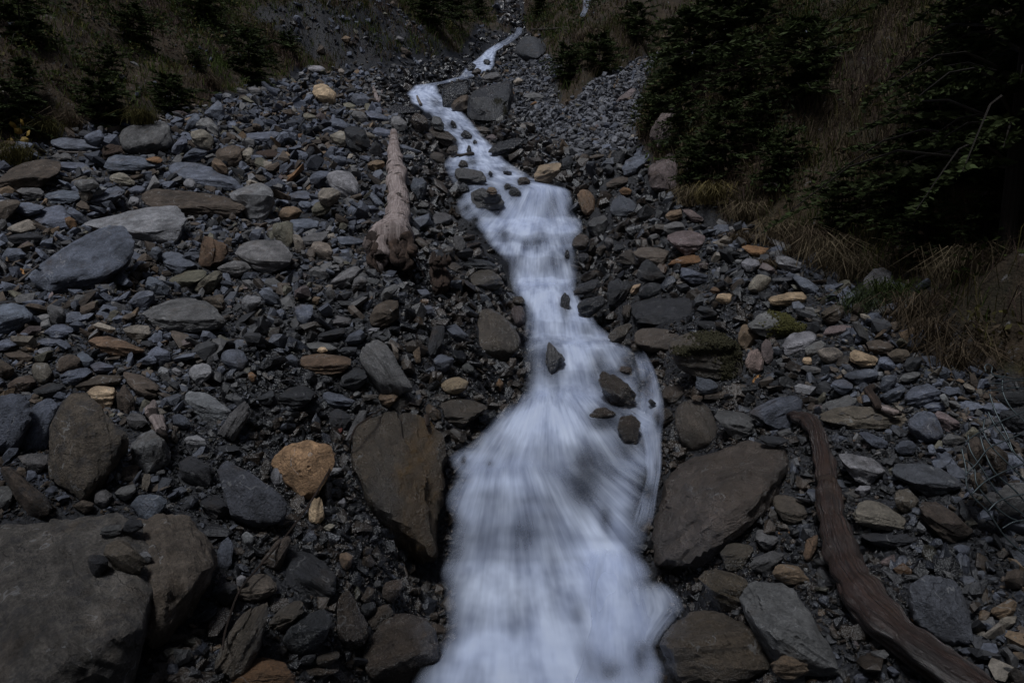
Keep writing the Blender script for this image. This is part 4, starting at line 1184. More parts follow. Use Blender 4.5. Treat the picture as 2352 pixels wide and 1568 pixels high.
def rock_mesh(pts, sub, seed, p=26, cuts=8, amp=1.0, frame=None):
    """stone as the blunted, chipped and bedded body inside the hull of some points"""
    rg = np.random.default_rng(seed)
    pts = np.asarray(pts, float)
    c = pts.mean(0)
    w, A = np.linalg.eigh(np.cov((pts - c).T))
    A = A[:, ::-1]
    if np.linalg.det(A) < 0:
        A[:, 2] *= -1
    if A[2, 2] < 0:                                       # bedding normal upwards
        A[:, 2] *= -1; A[:, 0] *= -1
    s = np.abs((pts - c) @ A).max(0) + 1e-4
    Q = (pts - c) @ A / s
    N, D = hull_planes(Q)
    for _ in range(cuts):                                 # knocked-off corners
        n = rg.normal(size=3); n /= np.linalg.norm(n)
        N = np.vstack([N, n]); D = np.append(D, (Q @ n).max() * rg.uniform(.82, .97))
    d, F = ico(sub)
    x = np.maximum(d @ N.T / D[None, :], 0)
    m = x.max(1, keepdims=True)
    r = 1 / (m[:, 0] * ((x / m) ** p).sum(1) ** (1 / p))
    B = (d * r[:, None]) * s                              # in bedding axes, metres
    L = float(np.prod(s)) ** (1 / 3)
    dn = B / (np.linalg.norm(B, axis=1, keepdims=True) + 1e-9)
    nP = B / L + rg.uniform(-50, 50, 3)
    h = .035 * fbm(nP * 1.5, 3) - .04 * np.abs(fbm(nP * 3.3 + 7, 3))
    st = fbm(nP * np.array([.9, .9, 6.5]) + 31, 3)
    h = h + .045 * st
    nl = rg.uniform(5, 9)                                 # broken edges of the beds
    lay = nP[:, 2] * nl * .8 + .5 * fbm(nP * 1.7 + 3, 2)
    offs = rg.normal(0, 1, 4096)
    h = h + .026 * offs[np.floor(lay).astype(int) & 4095] * (p > 16)
    if sub >= 4:
        h = h + .016 * fbm(nP * 13, 3)
    B = B + dn * (h * amp * L)[:, None]
    if frame is None:
        R = A
    else:
        R = frame
        B = (B @ A.T) @ R
    return B, F, c, R

ROCK_LIST.sort(key=lambda q: -q['hi'][1])

from mathutils.bvhtree import BVHTree
BUILT = []
_sv = STREAM[np.argsort(STREAM[:, 0])]
def rock_depth(u, v):
    t = hit(u, v)
    if np.interp(v, _sv[:, 0], _sv[:, 2]) - 4 < u < np.interp(v, _sv[:, 0], _sv[:, 3]) + 4:      # stands in the water
        y = np.interp(v, _sv[:, 0], _sv[:, 1])
        t = min(t, (y * math.cos(PITCH) + y * ratio(v) * math.sin(PITCH)) * .992)
    d = ray(u, v)
    for lo, hi, bvh in BUILT:
        if lo[0] < u < hi[0] and lo[1] < v < hi[1]:
            loc, nn, i, dist = bvh.ray_cast(Vector((0, 0, 0)), Vector(d))
            if loc is not None:
                t = min(t, float(np.array(loc) @ _F) - .005)
    return t

def basket_depth(u, v):
    return _bt * (1 + .45 * (1290 - v) / FOC) - .10 * math.exp(-((v - 1090) / 170.0) ** 2)
_bt = hit(2290, 1290) * .97

def rock_points(q, seed):
    rg = np.random.default_rng(seed)
    pl, lo, hi = q['pl'], q['lo'], q['hi']
    Wp, Hp = hi - lo
    vb = hi[1]
    low = pl[pl[:, 1] > vb - .18 * Hp - 1]
    ub = float(low[:, 0].mean())
    if q['sheet'] == 'Q':
        t0 = basket_depth(ub, vb) + .10
    else:
        t0 = rock_depth(ub, vb - .04 * Hp) * .99
        if 'through the veil' in q.get('lab', ''):
            t0 += .20
        elif 'the foam' in q.get('lab', ''):
            t0 += .07
    sc = t0 / FOC
    sty = q['sty']
    k = {'s': 1.15, 'b': .62, 'r': .55, 'f': .30, 'L': .62, 'G': .95, 'h': .45}[sty] * rg.uniform(.9, 1.1)
    qf = {'s': .40, 'b': .56, 'r': .5, 'f': .35, 'L': .22, 'G': .40, 'h': .45}[sty] * rg.uniform(.85, 1.15)
    H, Wd = Hp * sc, Wp * sc
    def at(u, v, dd):
        return ray(u, v) * (t0 + dd)
    P = []
    cu = q['cen']
    for (u, v) in pl:
        d_ = k * (vb - v) * sc
        if q['sheet'] != 'Q' and Wp > 40:                 # never sunk into a steep bank
            uu, vv = cu + (np.array([u, v]) - cu) * .92
            d_ = min(d_, hit(uu, vv) - t0 - .02 - .16 * Hp * sc * (Hp > 130))
        P.append(at(u, v, d_))
    bul = {'s': k * qf * H + .12 * H, 'b': k * qf * H + .18 * min(H, Wd), 'r': .42 * min(H, Wd), 'f': .16 * min(H, Wd), 'L': .30 * H, 'G': k * qf * H + .05 * H, 'h': .34 * min(H, Wd)}[sty]
    if sty in 'sbGL':
        # ridge between the lit top and the shaded front
        fr = pl[np.argsort(pl[:, 0])]
        tilt = rg.uniform(-.16, .16)
        for a in (.06, .3, .55, .8, .95):
            u = lo[0] + a * Wp
            qa = qf + tilt * (a - .5) * 2 + rg.uniform(-.05, .05)
            v = vb - qa * Hp
            # keep within the outline
            inside = _clip_in(pl, u, v, cu)
            u, v = inside
            e = 1 - abs(2 * a - 1) ** 3
            P.append(at(u, v, k * (vb - v) * sc - bul * (.55 + .45 * e)))
    else:
        for _ in range(9):
            a, rr = rg.uniform(0, 2 * np.pi), math.sqrt(rg.uniform(0, .6))
            j = rg.integers(len(pl))
            u, v = cu + (pl[j] - cu) * rr
            P.append(at(u, v, k * (vb - v) * sc - bul * math.sqrt(1 - rr * rr) * rg.uniform(.8, 1.1)))
    T = rg.uniform(.45, .75) * max(.5 * Wd, .8 * H)
    for (u, v) in pl:
        uu, vv = cu + (np.array([u, v]) - cu) * .82
        P.append(at(uu, vv + .12 * Hp, k * (vb - v) * sc + T))
    if sty in 'hf' and Hp > 180:                          # big stones lean out of the bank with a full belly
        for (u, v) in pl:
            for rr in (.45, .75):
                uu, vv = cu + (np.array([u, v]) - cu) * rr
                dd_ = min(k * (vb - vv) * sc, hit(uu, vv) - t0 - .10 * H)
                P.append(at(uu, vv, dd_ - bul * math.sqrt(1 - rr * rr) * .8))
    P.append(at(cu[0], vb + .12 * Hp, .3 * T))
    return np.array(P), t0

def _clip_in(pl, u, v, c):
    p = np.array([u, v])
    for _ in range(12):
        x, y = p
        ins = False
        j = len(pl) - 1
        for i in range(len(pl)):
            if (pl[i, 1] > y) != (pl[j, 1] > y) and x < (pl[j, 0] - pl[i, 0]) * (y - pl[i, 1]) / (pl[j, 1] - pl[i, 1] + 1e-9) + pl[i, 0]:
                ins = not ins
            j = i
        if ins:
            return p
        p = p + (c - p) * .15
    return p

def size_word(px):
    return 'large' if px > 150 else 'mid-sized' if px > 85 else 'small' if px > 45 else 'tiny'

LM = [q for q in ROCK_LIST if q['short']]
EXTRA_LM = [((905, 440), 'bleached log'), ((1010, 640), 'rotten stump'), ((1920, 1200), 'driftwood trunk'), ((360, 960), 'whitened root'), ((2300, 1050), 'wire basket')]
LMS = [(q['cen'], q['short'], q) for q in LM] + [(np.array(c), s, None) for c, s in EXTRA_LM]
used_labels = set(q['lab'] for q in ROCK_LIST if q['lab'])

def stream_c(v):
    st = STREAM[np.argsort(STREAM[:, 0])]
    return np.interp(v, st[:, 0], (st[:, 2] + st[:, 3]) / 2)

def relation(c, L):
    dx, dy = c[0] - L[0], (c[1] - L[1]) * 1.15
    if abs(dx) > 1.25 * abs(dy):
        nearer = abs(c[0] - stream_c(c[1])) < abs(L[0] - stream_c(L[1]))
        return 'on the stream side of' if nearer else 'on the bank side of'
    return 'downhill from' if dy > 0 else 'uphill from'

def auto_label(q):
    px = float(max(q['hi'] - q['lo']))
    w, h = q['hi'] - q['lo']
    shape = {'s': 'flat stone' if w > 1.5 * h else 'sloping stone', 'b': 'angular stone', 'r': 'rounded stone', 'f': 'standing stone' if h > w else 'tilted slab'}.get(q['sty'], 'stone')
    look = ('wet ' if q['wet'] > .5 else '') + CWORD[q['col']] + ' ' + shape
    near = sorted((float(np.hypot(*(q['cen'] - c))), s, c) for c, s, o in LMS if o is not q)
    cands = []
    for i in range(4):
        cands.append(f"{look} {relation(q['cen'], near[i][2])} the {near[i][1]}")
        cands.append(f"{size_word(px)} {look} {relation(q['cen'], near[i][2])} the {near[i][1]}")
    for i in range(4):
        for j in range(4):
            if i != j:
                a, b = relation(q['cen'], near[i][2]), relation(q['cen'], near[j][2])
                a, b = a.replace('on the stream side of', 'streamward of').replace('on the bank side of', 'bankward of'), b.replace('on the stream side of', 'streamward of').replace('on the bank side of', 'bankward of')
                cands.append(f"{look} {a} the {near[i][1]}, {b} the {near[j][1]}")
    for cnd in cands:
        if cnd not in used_labels and len(cnd.split()) <= 16:
            used_labels.add(cnd)
            return cnd
    return None

def fit(V, R, c, q):
    """bring the finished stone back to its full size and place after the chipping"""
    B = np.stack([_R, _U, _F], 1)
    Wd = V @ R.T
    for _ in range(3):
        u, v, d = to_px(Wd + c)
        lo, hi = np.array([u.min(), v.min()]), np.array([u.max(), v.max()])
        lo2, hi2 = q['lo'], q['hi'] + np.array([0, .05 * (q['hi'][1] - q['lo'][1]) + 1])
        s = (hi2 - lo2) / np.maximum(hi - lo, 1e-3)
        loc = Wd @ B * np.array([s[0], s[1], math.sqrt(s[0] * s[1])])
        Wd = loc @ B.T
        u, v, d = to_px(Wd + c)
        mid = np.array([(u.min() + u.max()) / 2, (v.min() + v.max()) / 2])
        dm = (lo2 + hi2) / 2 - mid
        dep = float(c @ _F)
        c = c + _R * dm[0] * dep / FOC - _U * dm[1] * dep / FOC
    return Wd @ R, c

N_ROCK = 0
HERO_FOOT = []
for i, q in enumerate(ROCK_LIST):
    px = float(max(q['hi'] - q['lo']))
    sub = 6 if px > 420 else 5 if px > 150 else 4 if px > 62 else 3
    pts, t0 = rock_points(q, 100 + i)
    frame = None
    if q['col'] == 'y':
        cb, sb = math.cos(.6), math.sin(.6)
        frame = np.stack([np.array([cb, 0, sb]), np.array([0, 1, 0]), np.array([-sb, 0, cb])], 1)
    elif q['sty'] in 'h':
        frame = np.array([[1, 0, 0], [0, .94, -.34], [0, .34, .94]]).T @ np.eye(3)
        frame = np.stack([np.array([1, 0, 0]), np.array([0, .94, .34]), np.array([0, -.34, .94])], 1)
    crisp = {'r': 9, 'h': 12}.get(q['sty'], 30)
    crisp = {'r': 14, 'h': 24}.get(q['sty'], 60)
    V, F, c, R = rock_mesh(pts, sub, 500 + i, p=crisp, cuts=7 if q['sty'] in 'GL' else 13, amp=(.75 if q['sty'] in 'rL' or q['col'] == 'e' else 1.0) * (.8 if px > 420 else 1) * (1.6 if q['sheet'] == 'U' or 'midstream' in q['lab'] or 'glistening' in q['lab'] else 1), frame=frame)
    V, c = fit(V, R, c, q)
    wpx, hpx = q['hi'] - q['lo']
    name = 'boulder' if px > 120 and q['sty'] in 'rbGhfL' and q['sty'] != 's' else 'flat_stone' if q['sty'] in 'sL' and wpx > 1.6 * hpx else 'rock' if px > 60 else 'stone'
    mat = M_ROCK
    if 'streak' in q['lab'] and q['sty'] == 'h' and q['col'] == 'x':
        mat = M_STREAK
    elif q['col'] == 'z' or 'mottled' in q['lab'] or 'rough grey-brown' in q['lab']:
        mat = M_MOTTLE
    elif 'spots' in q['lab']:
        mat = M_SPOT
    o = mesh_obj(name, V, F, mat, smooth=True)
    o.data.set_sharp_from_angle(angle=math.radians(24))
    o.matrix_world = Matrix(((R[0, 0], R[0, 1], R[0, 2], c[0]), (R[1, 0], R[1, 1], R[1, 2], c[1]), (R[2, 0], R[2, 1], R[2, 2], c[2]), (0, 0, 0, 1)))
    rg = np.random.default_rng(900 + i)
    jit = rg.uniform(.82, 1.18) * (1 + rg.normal(0, .012, 3))
    t = np.array(TINT[q['col']]) * jit
    sv_ = np.sort(STREAM[:, 0]); vv_ = float(q['hi'][1])
    e_ = min(abs(q['cen'][0] - np.interp(vv_, _sv[:, 0], _sv[:, 2])), abs(q['cen'][0] - np.interp(vv_, _sv[:, 0], _sv[:, 3])))
    if e_ < 40 + .12 * vv_ and q['wet'] < .62:
        q['wet'] = .62                                    # splashed
    o.color = (*np.clip(t, .01, .6), q['wet'])
    lab = q['lab'] or auto_label(q)
    if q['sheet'] == 'Q':
        grp = 'stones packed in the wire basket'
    else:
        sc_ = stream_c(q['cen'][1])
        grp = 'stones of the bank below the conifer slope' if q['cen'][0] > sc_ + 60 else 'stones of the broad scree beside the bleached log' if q['cen'][0] < sc_ - 60 else 'rocks standing in the stream'
    if lab.startswith('@'):
        host = [r for r in ROCK_LIST if r['short'] == lab[1:]][0]['obj']
        bpy.context.view_layer.update()
        mw = o.matrix_world.copy()
        o.parent = host
        o.matrix_parent_inverse = host.matrix_world.inverted()
        o.matrix_world = mw
        o.name = 'lower_shelf'
        q['obj'] = o
        q['dep'] = float(c @ _F)
        continue
    tag(o, lab or 'stone among the rubble of the scree', name.replace('_', ' '), grp, 'thing')
    q['obj'] = o
    q['dep'] = float(c @ _F)
    Vw = V @ R.T + c
    q['V'] = Vw
    BUILT.append((q['lo'], q['hi'], BVHTree.FromPolygons([tuple(p) for p in Vw], [tuple(int(j) for j in f) for f in F])))
    N_ROCK += 1

# ---------------------------------------------------------------- loose scree: past counting, one object
def stone_templates(n, npt, flat):
    out = []
    for i in range(n):
        rg = np.random.default_rng(3000 + i * 7 + npt)
        Q = rg.normal(size=(npt, 3))
        Q /= np.linalg.norm(Q, axis=1, keepdims=True) ** rg.uniform(.75, 1.0)
        Q = np.clip(Q, -.85, .85)
        Q *= np.array([1.0, rg.uniform(.55, .9), rg.uniform(*flat)])
        bm = bmesh.new()
        vs = [bm.verts.new(q) for q in Q]
        r = bmesh.ops.convex_hull(bm, input=vs)
        bmesh.ops.delete(bm, geom=[g for g in bm.verts if not g.link_faces], context='VERTS')
        bmesh.ops.triangulate(bm, faces=bm.faces[:])
        bm.verts.index_update()
        V = np.array([v.co for v in bm.verts])
        F = np.array([[v.index for v in f.verts] for f in bm.faces], dtype=np.int32)
        bm.free()
        out.append((V, F))
    return out

def in_view(x, y, z, m=140):
    u, v, d = to_px(np.stack([x, y, z], -1))
    return (d > .5) & (u > -m) & (u < 2352 + m) & (v > -m) & (v < 1568 + m)

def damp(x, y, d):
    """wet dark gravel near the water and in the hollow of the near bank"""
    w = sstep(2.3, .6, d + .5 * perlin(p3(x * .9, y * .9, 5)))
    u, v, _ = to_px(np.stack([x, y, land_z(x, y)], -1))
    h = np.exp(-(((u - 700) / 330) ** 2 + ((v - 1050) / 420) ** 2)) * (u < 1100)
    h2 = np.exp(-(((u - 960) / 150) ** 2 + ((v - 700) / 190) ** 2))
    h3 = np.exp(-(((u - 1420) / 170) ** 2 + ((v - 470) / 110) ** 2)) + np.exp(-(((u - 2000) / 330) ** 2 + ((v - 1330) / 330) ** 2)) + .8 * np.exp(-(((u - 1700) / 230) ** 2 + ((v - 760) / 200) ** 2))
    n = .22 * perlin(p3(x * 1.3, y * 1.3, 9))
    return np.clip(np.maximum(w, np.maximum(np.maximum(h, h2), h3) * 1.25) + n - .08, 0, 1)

def plate_templates(n):
    out = []
    for i in range(n):
        rg = np.random.default_rng(8000 + i)
        m = int(rg.integers(4, 7))
        a = np.sort(rg.uniform(0, 2 * np.pi, m)) if rg.uniform() < .4 else np.arange(m) / m * 2 * np.pi + rg.normal(0, .25, m)
        r = rg.uniform(.65, 1.1, m)
        el = rg.uniform(.5, .85)
        th = rg.uniform(.14, .36)
        ring = np.stack([np.cos(a) * r, np.sin(a) * r * el], 1)
        top = np.concatenate([ring * rg.uniform(.62, .95) + rg.normal(0, .08, 2), (th + rg.normal(0, .06, m))[:, None]], 1)
        mid = np.concatenate([ring, rg.normal(0, .08, m)[:, None]], 1)
        bot = np.concatenate([ring * .7, np.full((m, 1), -th)], 1)
        bm = bmesh.new()
        vs = [bm.verts.new(q) for q in np.concatenate([top, mid, bot])]
        bmesh.ops.convex_hull(bm, input=vs)
        bmesh.ops.delete(bm, geom=[g for g in bm.verts if not g.link_faces], context='VERTS')
        bmesh.ops.triangulate(bm, faces=bm.faces[:])
        bm.verts.index_update()
        V = np.array([v.co for v in bm.verts])
        F = np.array([[v.index for v in f.verts] for f in bm.faces], dtype=np.int32)
        bm.free()
        out.append((V, F))
    return out

TPL = plate_templates(44) + stone_templates(14, 13, (.3, .6)) + stone_templates(6, 16, (.55, .8))
PAL = np.array([TINT[c] for c in 'bgknvtuopm'])
PW = np.array([.47, .17, .07, .20, .035, .03, .03, .005, .012, .008]); PW /= PW.sum()

def chip_templates(n):
    out = []
    for i in range(n):
        rg = np.random.default_rng(9100 + i)
        th = rg.uniform(.25, .5)
        V = np.array([[1, 0, 0], [-.3, .75, 0], [-.8, -.35, 0], [.2, -.7, 0], [.1, .1, th], [-.1, 0, -th]]) + rg.normal(0, .13, (6, 3))
        F = np.array([[0, 1, 4], [1, 2, 4], [2, 3, 4], [3, 0, 4], [1, 0, 5], [2, 1, 5], [3, 2, 5], [0, 3, 5]], dtype=np.int32)
        out.append((V, F))
    return out

N_BIG = len(TPL)
TPL = TPL + chip_templates(16)

def scatter(n, x0, x1, y0, y1, smin, smax, ex, cond, lift, rg):
    x = rg.uniform(x0, x1, n); y = rg.uniform(y0, y1, n)
    z, veg, d = land(x, y)
    keep = in_view(x, y, z) & cond(x, y, veg, d, rg)
    x, y, z, d, veg = x[keep], y[keep], z[keep], d[keep], veg[keep]
    n = len(x)
    a = rg.uniform(size=n)
    e = 1 - ex
    s = (smin ** e + a * (smax ** e - smin ** e)) ** (1 / e)
    return x, y, z + lift * s * rg.uniform(-.35, 1.0, n), s, d, veg

def build_scree():
    rg = np.random.default_rng(21)
    rub = lambda x, y, veg, d, r: (veg < .55 + .25 * r.normal(size=len(x)) * .6) & (d > -.12) & (r.uniform(size=len(x)) > veg * 1.9)
    bed = lambda x, y, veg, d, r: d <= 0
    grass = lambda x, y, veg, d, r: veg >= .5
    sets = [
        scatter(56000, -4.3, 4.6, 2.2, 5.8, .014, .11, 2.25, rub, .5, rg),
        scatter(21000, -7.0, 4.9, 5.2, 9.5, .022, .17, 2.1, rub, .6, rg),
        scatter(20000, -10, 4.5, 9.0, 16, .036, .27, 2.1, rub, .7, rg),
        scatter(19000, -10, 7, 15.5, 25, .055, .34, 2.3, rub, .7, rg),
        scatter(16000, -10, 11, 24.5, 36, .075, .36, 2.5, rub, .6, rg),
        scatter(6000, -12, 9, 35, 58, .12, .45, 2.5, rub, .5, rg),
        scatter(60000, -4.2, 4.6, 2.2, 6.2, .010, .03, 1.6, rub, .15, rg),
        scatter(36000, -6.5, 4.9, 5.8, 10, .016, .045, 2.0, rub, .15, rg),
        scatter(2600, -4.5, 4.6, 2.2, 6, .07, .16, 2.0, rub, .4, rg),
        scatter(3200, -7.5, 4.9, 5.5, 10, .11, .22, 2.0, rub, .5, rg),
        scatter(2200, -9, 4, 10, 20, .18, .36, 2.0, rub, .5, rg),
        scatter(15000, .8, 9.5, 14.5, 32, .05, .22, 2.4, rub, .3, rg),
        scatter(2600, -5, 4, 55, 95, .25, .9, 2.3, lambda x, y, veg, d, r: veg < .5, .4, rg),
        scatter(2600, -3, 3, 2.4, 20, .05, .2, 2.2, bed, .2, rg),
        scatter(700, -5, 3, 14, 50, .12, .45, 2.2, bed, .8, rg),
        scatter(3000, -26, -6, 12, 45, .06, .32, 2.5, grass, .1, rg),
        scatter(700, 3, 14, 6, 40, .05, .25, 2.4, grass, .1, rg),
    ]
    X = np.concatenate([s[0] for s in sets]); Y = np.concatenate([s[1] for s in sets]); Z = np.concatenate([s[2] for s in sets])
    Sz = np.concatenate([s[3] for s in sets]); D = np.concatenate([s[4] for s in sets]); VG = np.concatenate([s[5] for s in sets])
    n = len(X)
    # none in front of the stones that lie free
    from_u, from_v, from_d = to_px(np.stack([X, Y, Z], 1))
    free = np.ones(n, bool)
    for q in ROCK_LIST:
        m = np.where((from_u > q['lo'][0] - 40) & (from_u < q['hi'][0] + 40) & (from_v > q['lo'][1] - 40) & (from_v < q['hi'][1] + 40) & (from_d < q['dep'] + 1.2 * (q['hi'][0] - q['lo'][0]) / FOC * q['dep']))[0]
        if not len(m):
            continue
        x_, y_ = from_u[m], from_v[m]
        rp_ = Sz[m] * .34 / from_d[m] * FOC                # a stone must not reach over the edge either
        c0 = q['cen']
        rr_ = np.hypot(x_ - c0[0], y_ - c0[1]) + 1e-6
        kk_ = np.maximum(rr_ - rp_, 0) / rr_ / .97
        x_, y_ = c0[0] + (x_ - c0[0]) * kk_, c0[1] + (y_ - c0[1]) * kk_
        pl = q['pl']
        ins = np.zeros(len(m), bool)
        j = len(pl) - 1
        for i in range(len(pl)):
            cr = ((pl[i, 1] > y_) != (pl[j, 1] > y_)) & (x_ < (pl[j, 0] - pl[i, 0]) * (y_ - pl[i, 1]) / (pl[j, 1] - pl[i, 1] + 1e-9) + pl[i, 0])
            ins ^= cr
            j = i
        free[m[ins]] = False
    X, Y, Z, Sz, D, VG = X[free], Y[free], Z[free], Sz[free], D[free], VG[free]
    n = len(X)
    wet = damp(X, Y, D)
    # tint: one draw per stone; the chute of fine scree is plain slate
    ci = rg.choice(len(PAL), size=n, p=PW)
    nearw = (D < 1.3) & (rg.uniform(size=n) < np.clip(1.15 - .6 * D, .3, .92))
    ci = np.where(nearw, np.where(rg.uniform(size=n) < .7, 3, 2), ci)
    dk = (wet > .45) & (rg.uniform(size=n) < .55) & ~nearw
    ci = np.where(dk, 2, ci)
    T = PAL[ci] * (rg.uniform(.45, 1.5, n))[:, None]
    T = T * np.where(VG > .5, .8, 1)[:, None]
    chute = (D > 1.1) & (X > 0) & (Y > 14.5) & (Y < 34) & (VG < .5)
    T = np.where((chute & (rg.uniform(size=n) < .8))[:, None], (np.array(TINT['b']) * .45 + np.array(TINT['g']) * .55) * rg.uniform(.5, 1.5, n)[:, None], T * .9)
    wet = np.where(chute, wet * .2, wet)
    Sz = np.where(chute & (Sz > .24), .14, Sz)
    # orientation: beds lie roughly with the slope
    yaw = rg.uniform(0, 2 * np.pi, n)
    tx, ty = rg.normal(.15, .62, n), rg.normal(0, .6, n)
    cz, sz_ = np.cos(yaw), np.sin(yaw)
    cx_, sx = np.cos(tx), np.sin(tx)
    cy_, sy = np.cos(ty), np.sin(ty)
    Rz = np.zeros((n, 3, 3)); Rz[:, 0, 0] = cz; Rz[:, 0, 1] = -sz_; Rz[:, 1, 0] = sz_; Rz[:, 1, 1] = cz; Rz[:, 2, 2] = 1
    Rx = np.zeros((n, 3, 3)); Rx[:, 0, 0] = 1; Rx[:, 1, 1] = cx_; Rx[:, 1, 2] = -sx; Rx[:, 2, 1] = sx; Rx[:, 2, 2] = cx_
    Ry = np.zeros((n, 3, 3)); Ry[:, 1, 1] = 1; Ry[:, 0, 0] = cy_; Ry[:, 0, 2] = sy; Ry[:, 2, 0] = -sy; Ry[:, 2, 2] = cy_
    R = Rx @ Ry @ Rz
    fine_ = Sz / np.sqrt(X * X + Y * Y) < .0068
    T = np.where((fine_ & ~chute)[:, None], T * .55, T)  # shade in the gaps between bigger stones, put into the finest stones' tint
    tiny = Sz / np.sqrt(X * X + Y * Y) < .0060
    k = np.where(tiny, N_BIG + rg.integers(16, size=n), rg.integers(N_BIG, size=n))
    Vs, Fs, Cs, o = [], [], [], 0
    for j, (V, F) in enumerate(TPL):
        ix = np.where(k == j)[0]
        if not len(ix):
            continue
        W_ = np.einsum('nij,vj->nvi', R[ix], V) * Sz[ix][:, None, None] * .72 + np.stack([X[ix], Y[ix], Z[ix]], -1)[:, None, :]
        m = len(V)
        Vs.append(W_.reshape(-1, 3))
        Fs.append((F[None] + (o + np.arange(len(ix)) * m)[:, None, None]).reshape(-1, 3))
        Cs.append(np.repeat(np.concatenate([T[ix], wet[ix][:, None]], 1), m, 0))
        o += m * len(ix)
    V, F, C = np.concatenate(Vs), np.concatenate(Fs), np.concatenate(Cs)
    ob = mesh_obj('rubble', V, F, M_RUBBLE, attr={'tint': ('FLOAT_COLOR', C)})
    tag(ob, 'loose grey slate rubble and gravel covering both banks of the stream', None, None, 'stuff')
    print('rubble stones', n, 'tris', len(F))

build_scree()

# ---------------------------------------------------------------- driftwood
def on_ground(u, v, r_px=0.0, sink=.3):
    """world point of a round stem whose axis is seen at (u, v), resting on what lies under it"""
    t = rock_depth(u, v + r_px * .6)
    r = r_px * t / FOC
    return ray(u, v) * (t - r * (1 - sink)), r

def stem_path(pts, n, extra=0.0):
    P, R = [], []
    for (u, v, rp) in pts:
        p, r = on_ground(u, v, rp)
        P.append(p); R.append(r)
    P, R = np.array(P), np.array(R)
    # even out the resting depth so that the stem does not follow each pebble
    d = P @ _F
    dd = d.copy()
    if len(d) > 3:
        a = np.polyfit(np.arange(len(d)), d, 3 if len(d) > 5 else 2)
        dd = np.polyval(a, np.arange(len(d)))
        dd = np.minimum(dd, d + .0) * .5 + dd * .5
    P = P * ((dd - extra) / d)[:, None]
    q = spline(np.hstack([P, R[:, None]]), n)
    return q[:, :3], np.maximum(q[:, 3], .002)

def wood_obj(name, parts, mat, parent):
    V, F, U = join(parts)
    return mesh_obj(name, V, F, mat, parent, smooth=True, uv=U)

def log_thing(name, label, cat, base, group=None):
    return tag(empty(name, tuple(base)), label, cat, group)

def rel(o, root):
    """keep the world place of a part when its root stands elsewhere"""
    o.location = tuple(-np.array(root.location))
    return o

# the bleached log
P, R = stem_path([(904, 303, 8), (905, 325, 11), (906, 345, 13), (908, 372, 18), (912, 410, 22), (915, 455, 24), (912, 498, 28), (904, 528, 37), (899, 552, 48), (897, 572, 54)], 70, .12)
root = log_thing('fallen_log', 'bleached fallen log with a torn root end lying down the scree', 'log', P[-1])
rel(wood_obj('trunk', [tube(P, R, 26, .26, 1)], M_PALEWOOD, root), root)
fl = []
bt = float(P[-1] @ _F)
_rt = []
_rr = np.random.default_rng(12)
for _k in range(17):
    u0, v0 = _rr.uniform(868, 935), _rr.uniform(540, 575)
    du = (u0 - 900) * _rr.uniform(.3, .75) + _rr.normal(0, 8)
    _rt.append(([(u0, v0), (u0 + du * .6, v0 + _rr.uniform(10, 22)), (u0 + du, v0 + _rr.uniform(26, 44)), (u0 + du * .9 + _rr.normal(0, 8), v0 + _rr.uniform(38, 60))],
                tuple(_rr.uniform(8, 17) * f for f in (1, .8, .55, .2))))
for (pts, rr) in _rt:
    q = []
    for j, ((u, v), r) in enumerate(zip(pts, rr)):
        q.append(np.append(ray(u, v) * (bt - .05 * j - (.12 if j == 2 else .05)), r * bt / FOC))
    s = spline(np.array(q), 16)
    fl.append(tube(s[:, :3], np.maximum(s[:, 3], .008), 10, .5, len(fl)))
rf = rel(wood_obj('root_flare', fl[:4], M_PALEWOOD, root), root)
rel(wood_obj('torn_roots', fl[4:], M_ROTWOOD, root), root)
hair = []
rg = np.random.default_rng(5)
for _ in range(46):
    u, v = rg.uniform(850, 960), rg.uniform(575, 612)
    p0 = ray(u, v) * (bt - .10)
    p1 = p0 + np.array([rg.normal(0, .08), -.06, -rg.uniform(.05, .28)])
    m = (p0 + p1) / 2 + rg.normal(0, .03, 3)
    s = spline(np.array([p0, m, p1]), 5)
    hair.append(tube(s, np.linspace(.010, .003, 5), 5))
rel(wood_obj('root_fibres', hair, M_ROTWOOD, root), root)['kind'] = 'stuff'
for (u, v, du, dv) in [(899, 318, -7, -6), (922, 392, 10, -5), (930, 470, 9, -6), (905, 480, -10, -5)]:
    p0, _ = on_ground(u, v, 14)
    t = float(P[np.argmin(np.abs(to_px(P)[1] - v))] @ _F) - .12
    a, b = ray(u, v) * t, ray(u + du, v + dv) * (t - .05)
    rel(wood_obj('branch_stub', [tube(np.array([a, (a + b) / 2, b]), [.05, .035, .02], 8, .2)], M_PALEWOOD, root), root)

# rotten stump below it
def lump(pl, seed, mat, name, label, cat, amp=1.6, sty='r'):
    q = dict(pl=np.array(pl, float), lo=np.array(pl, float).min(0), hi=np.array(pl, float).max(0), cen=np.array(pl, float).mean(0), sty=sty, sheet='P')
    pts, t0 = rock_points(q, seed)
    V, F, c, Rm = rock_mesh(pts, 5, seed, p=10, cuts=3, amp=amp)
    V = V @ Rm.T
    uv = np.stack([V[:, 0] * 3, V[:, 2] * 1.0], 1)
    o = mesh_obj(name, V, F, mat, smooth=True, uv=uv)
    o.location = tuple(c)
    return o, c, t0

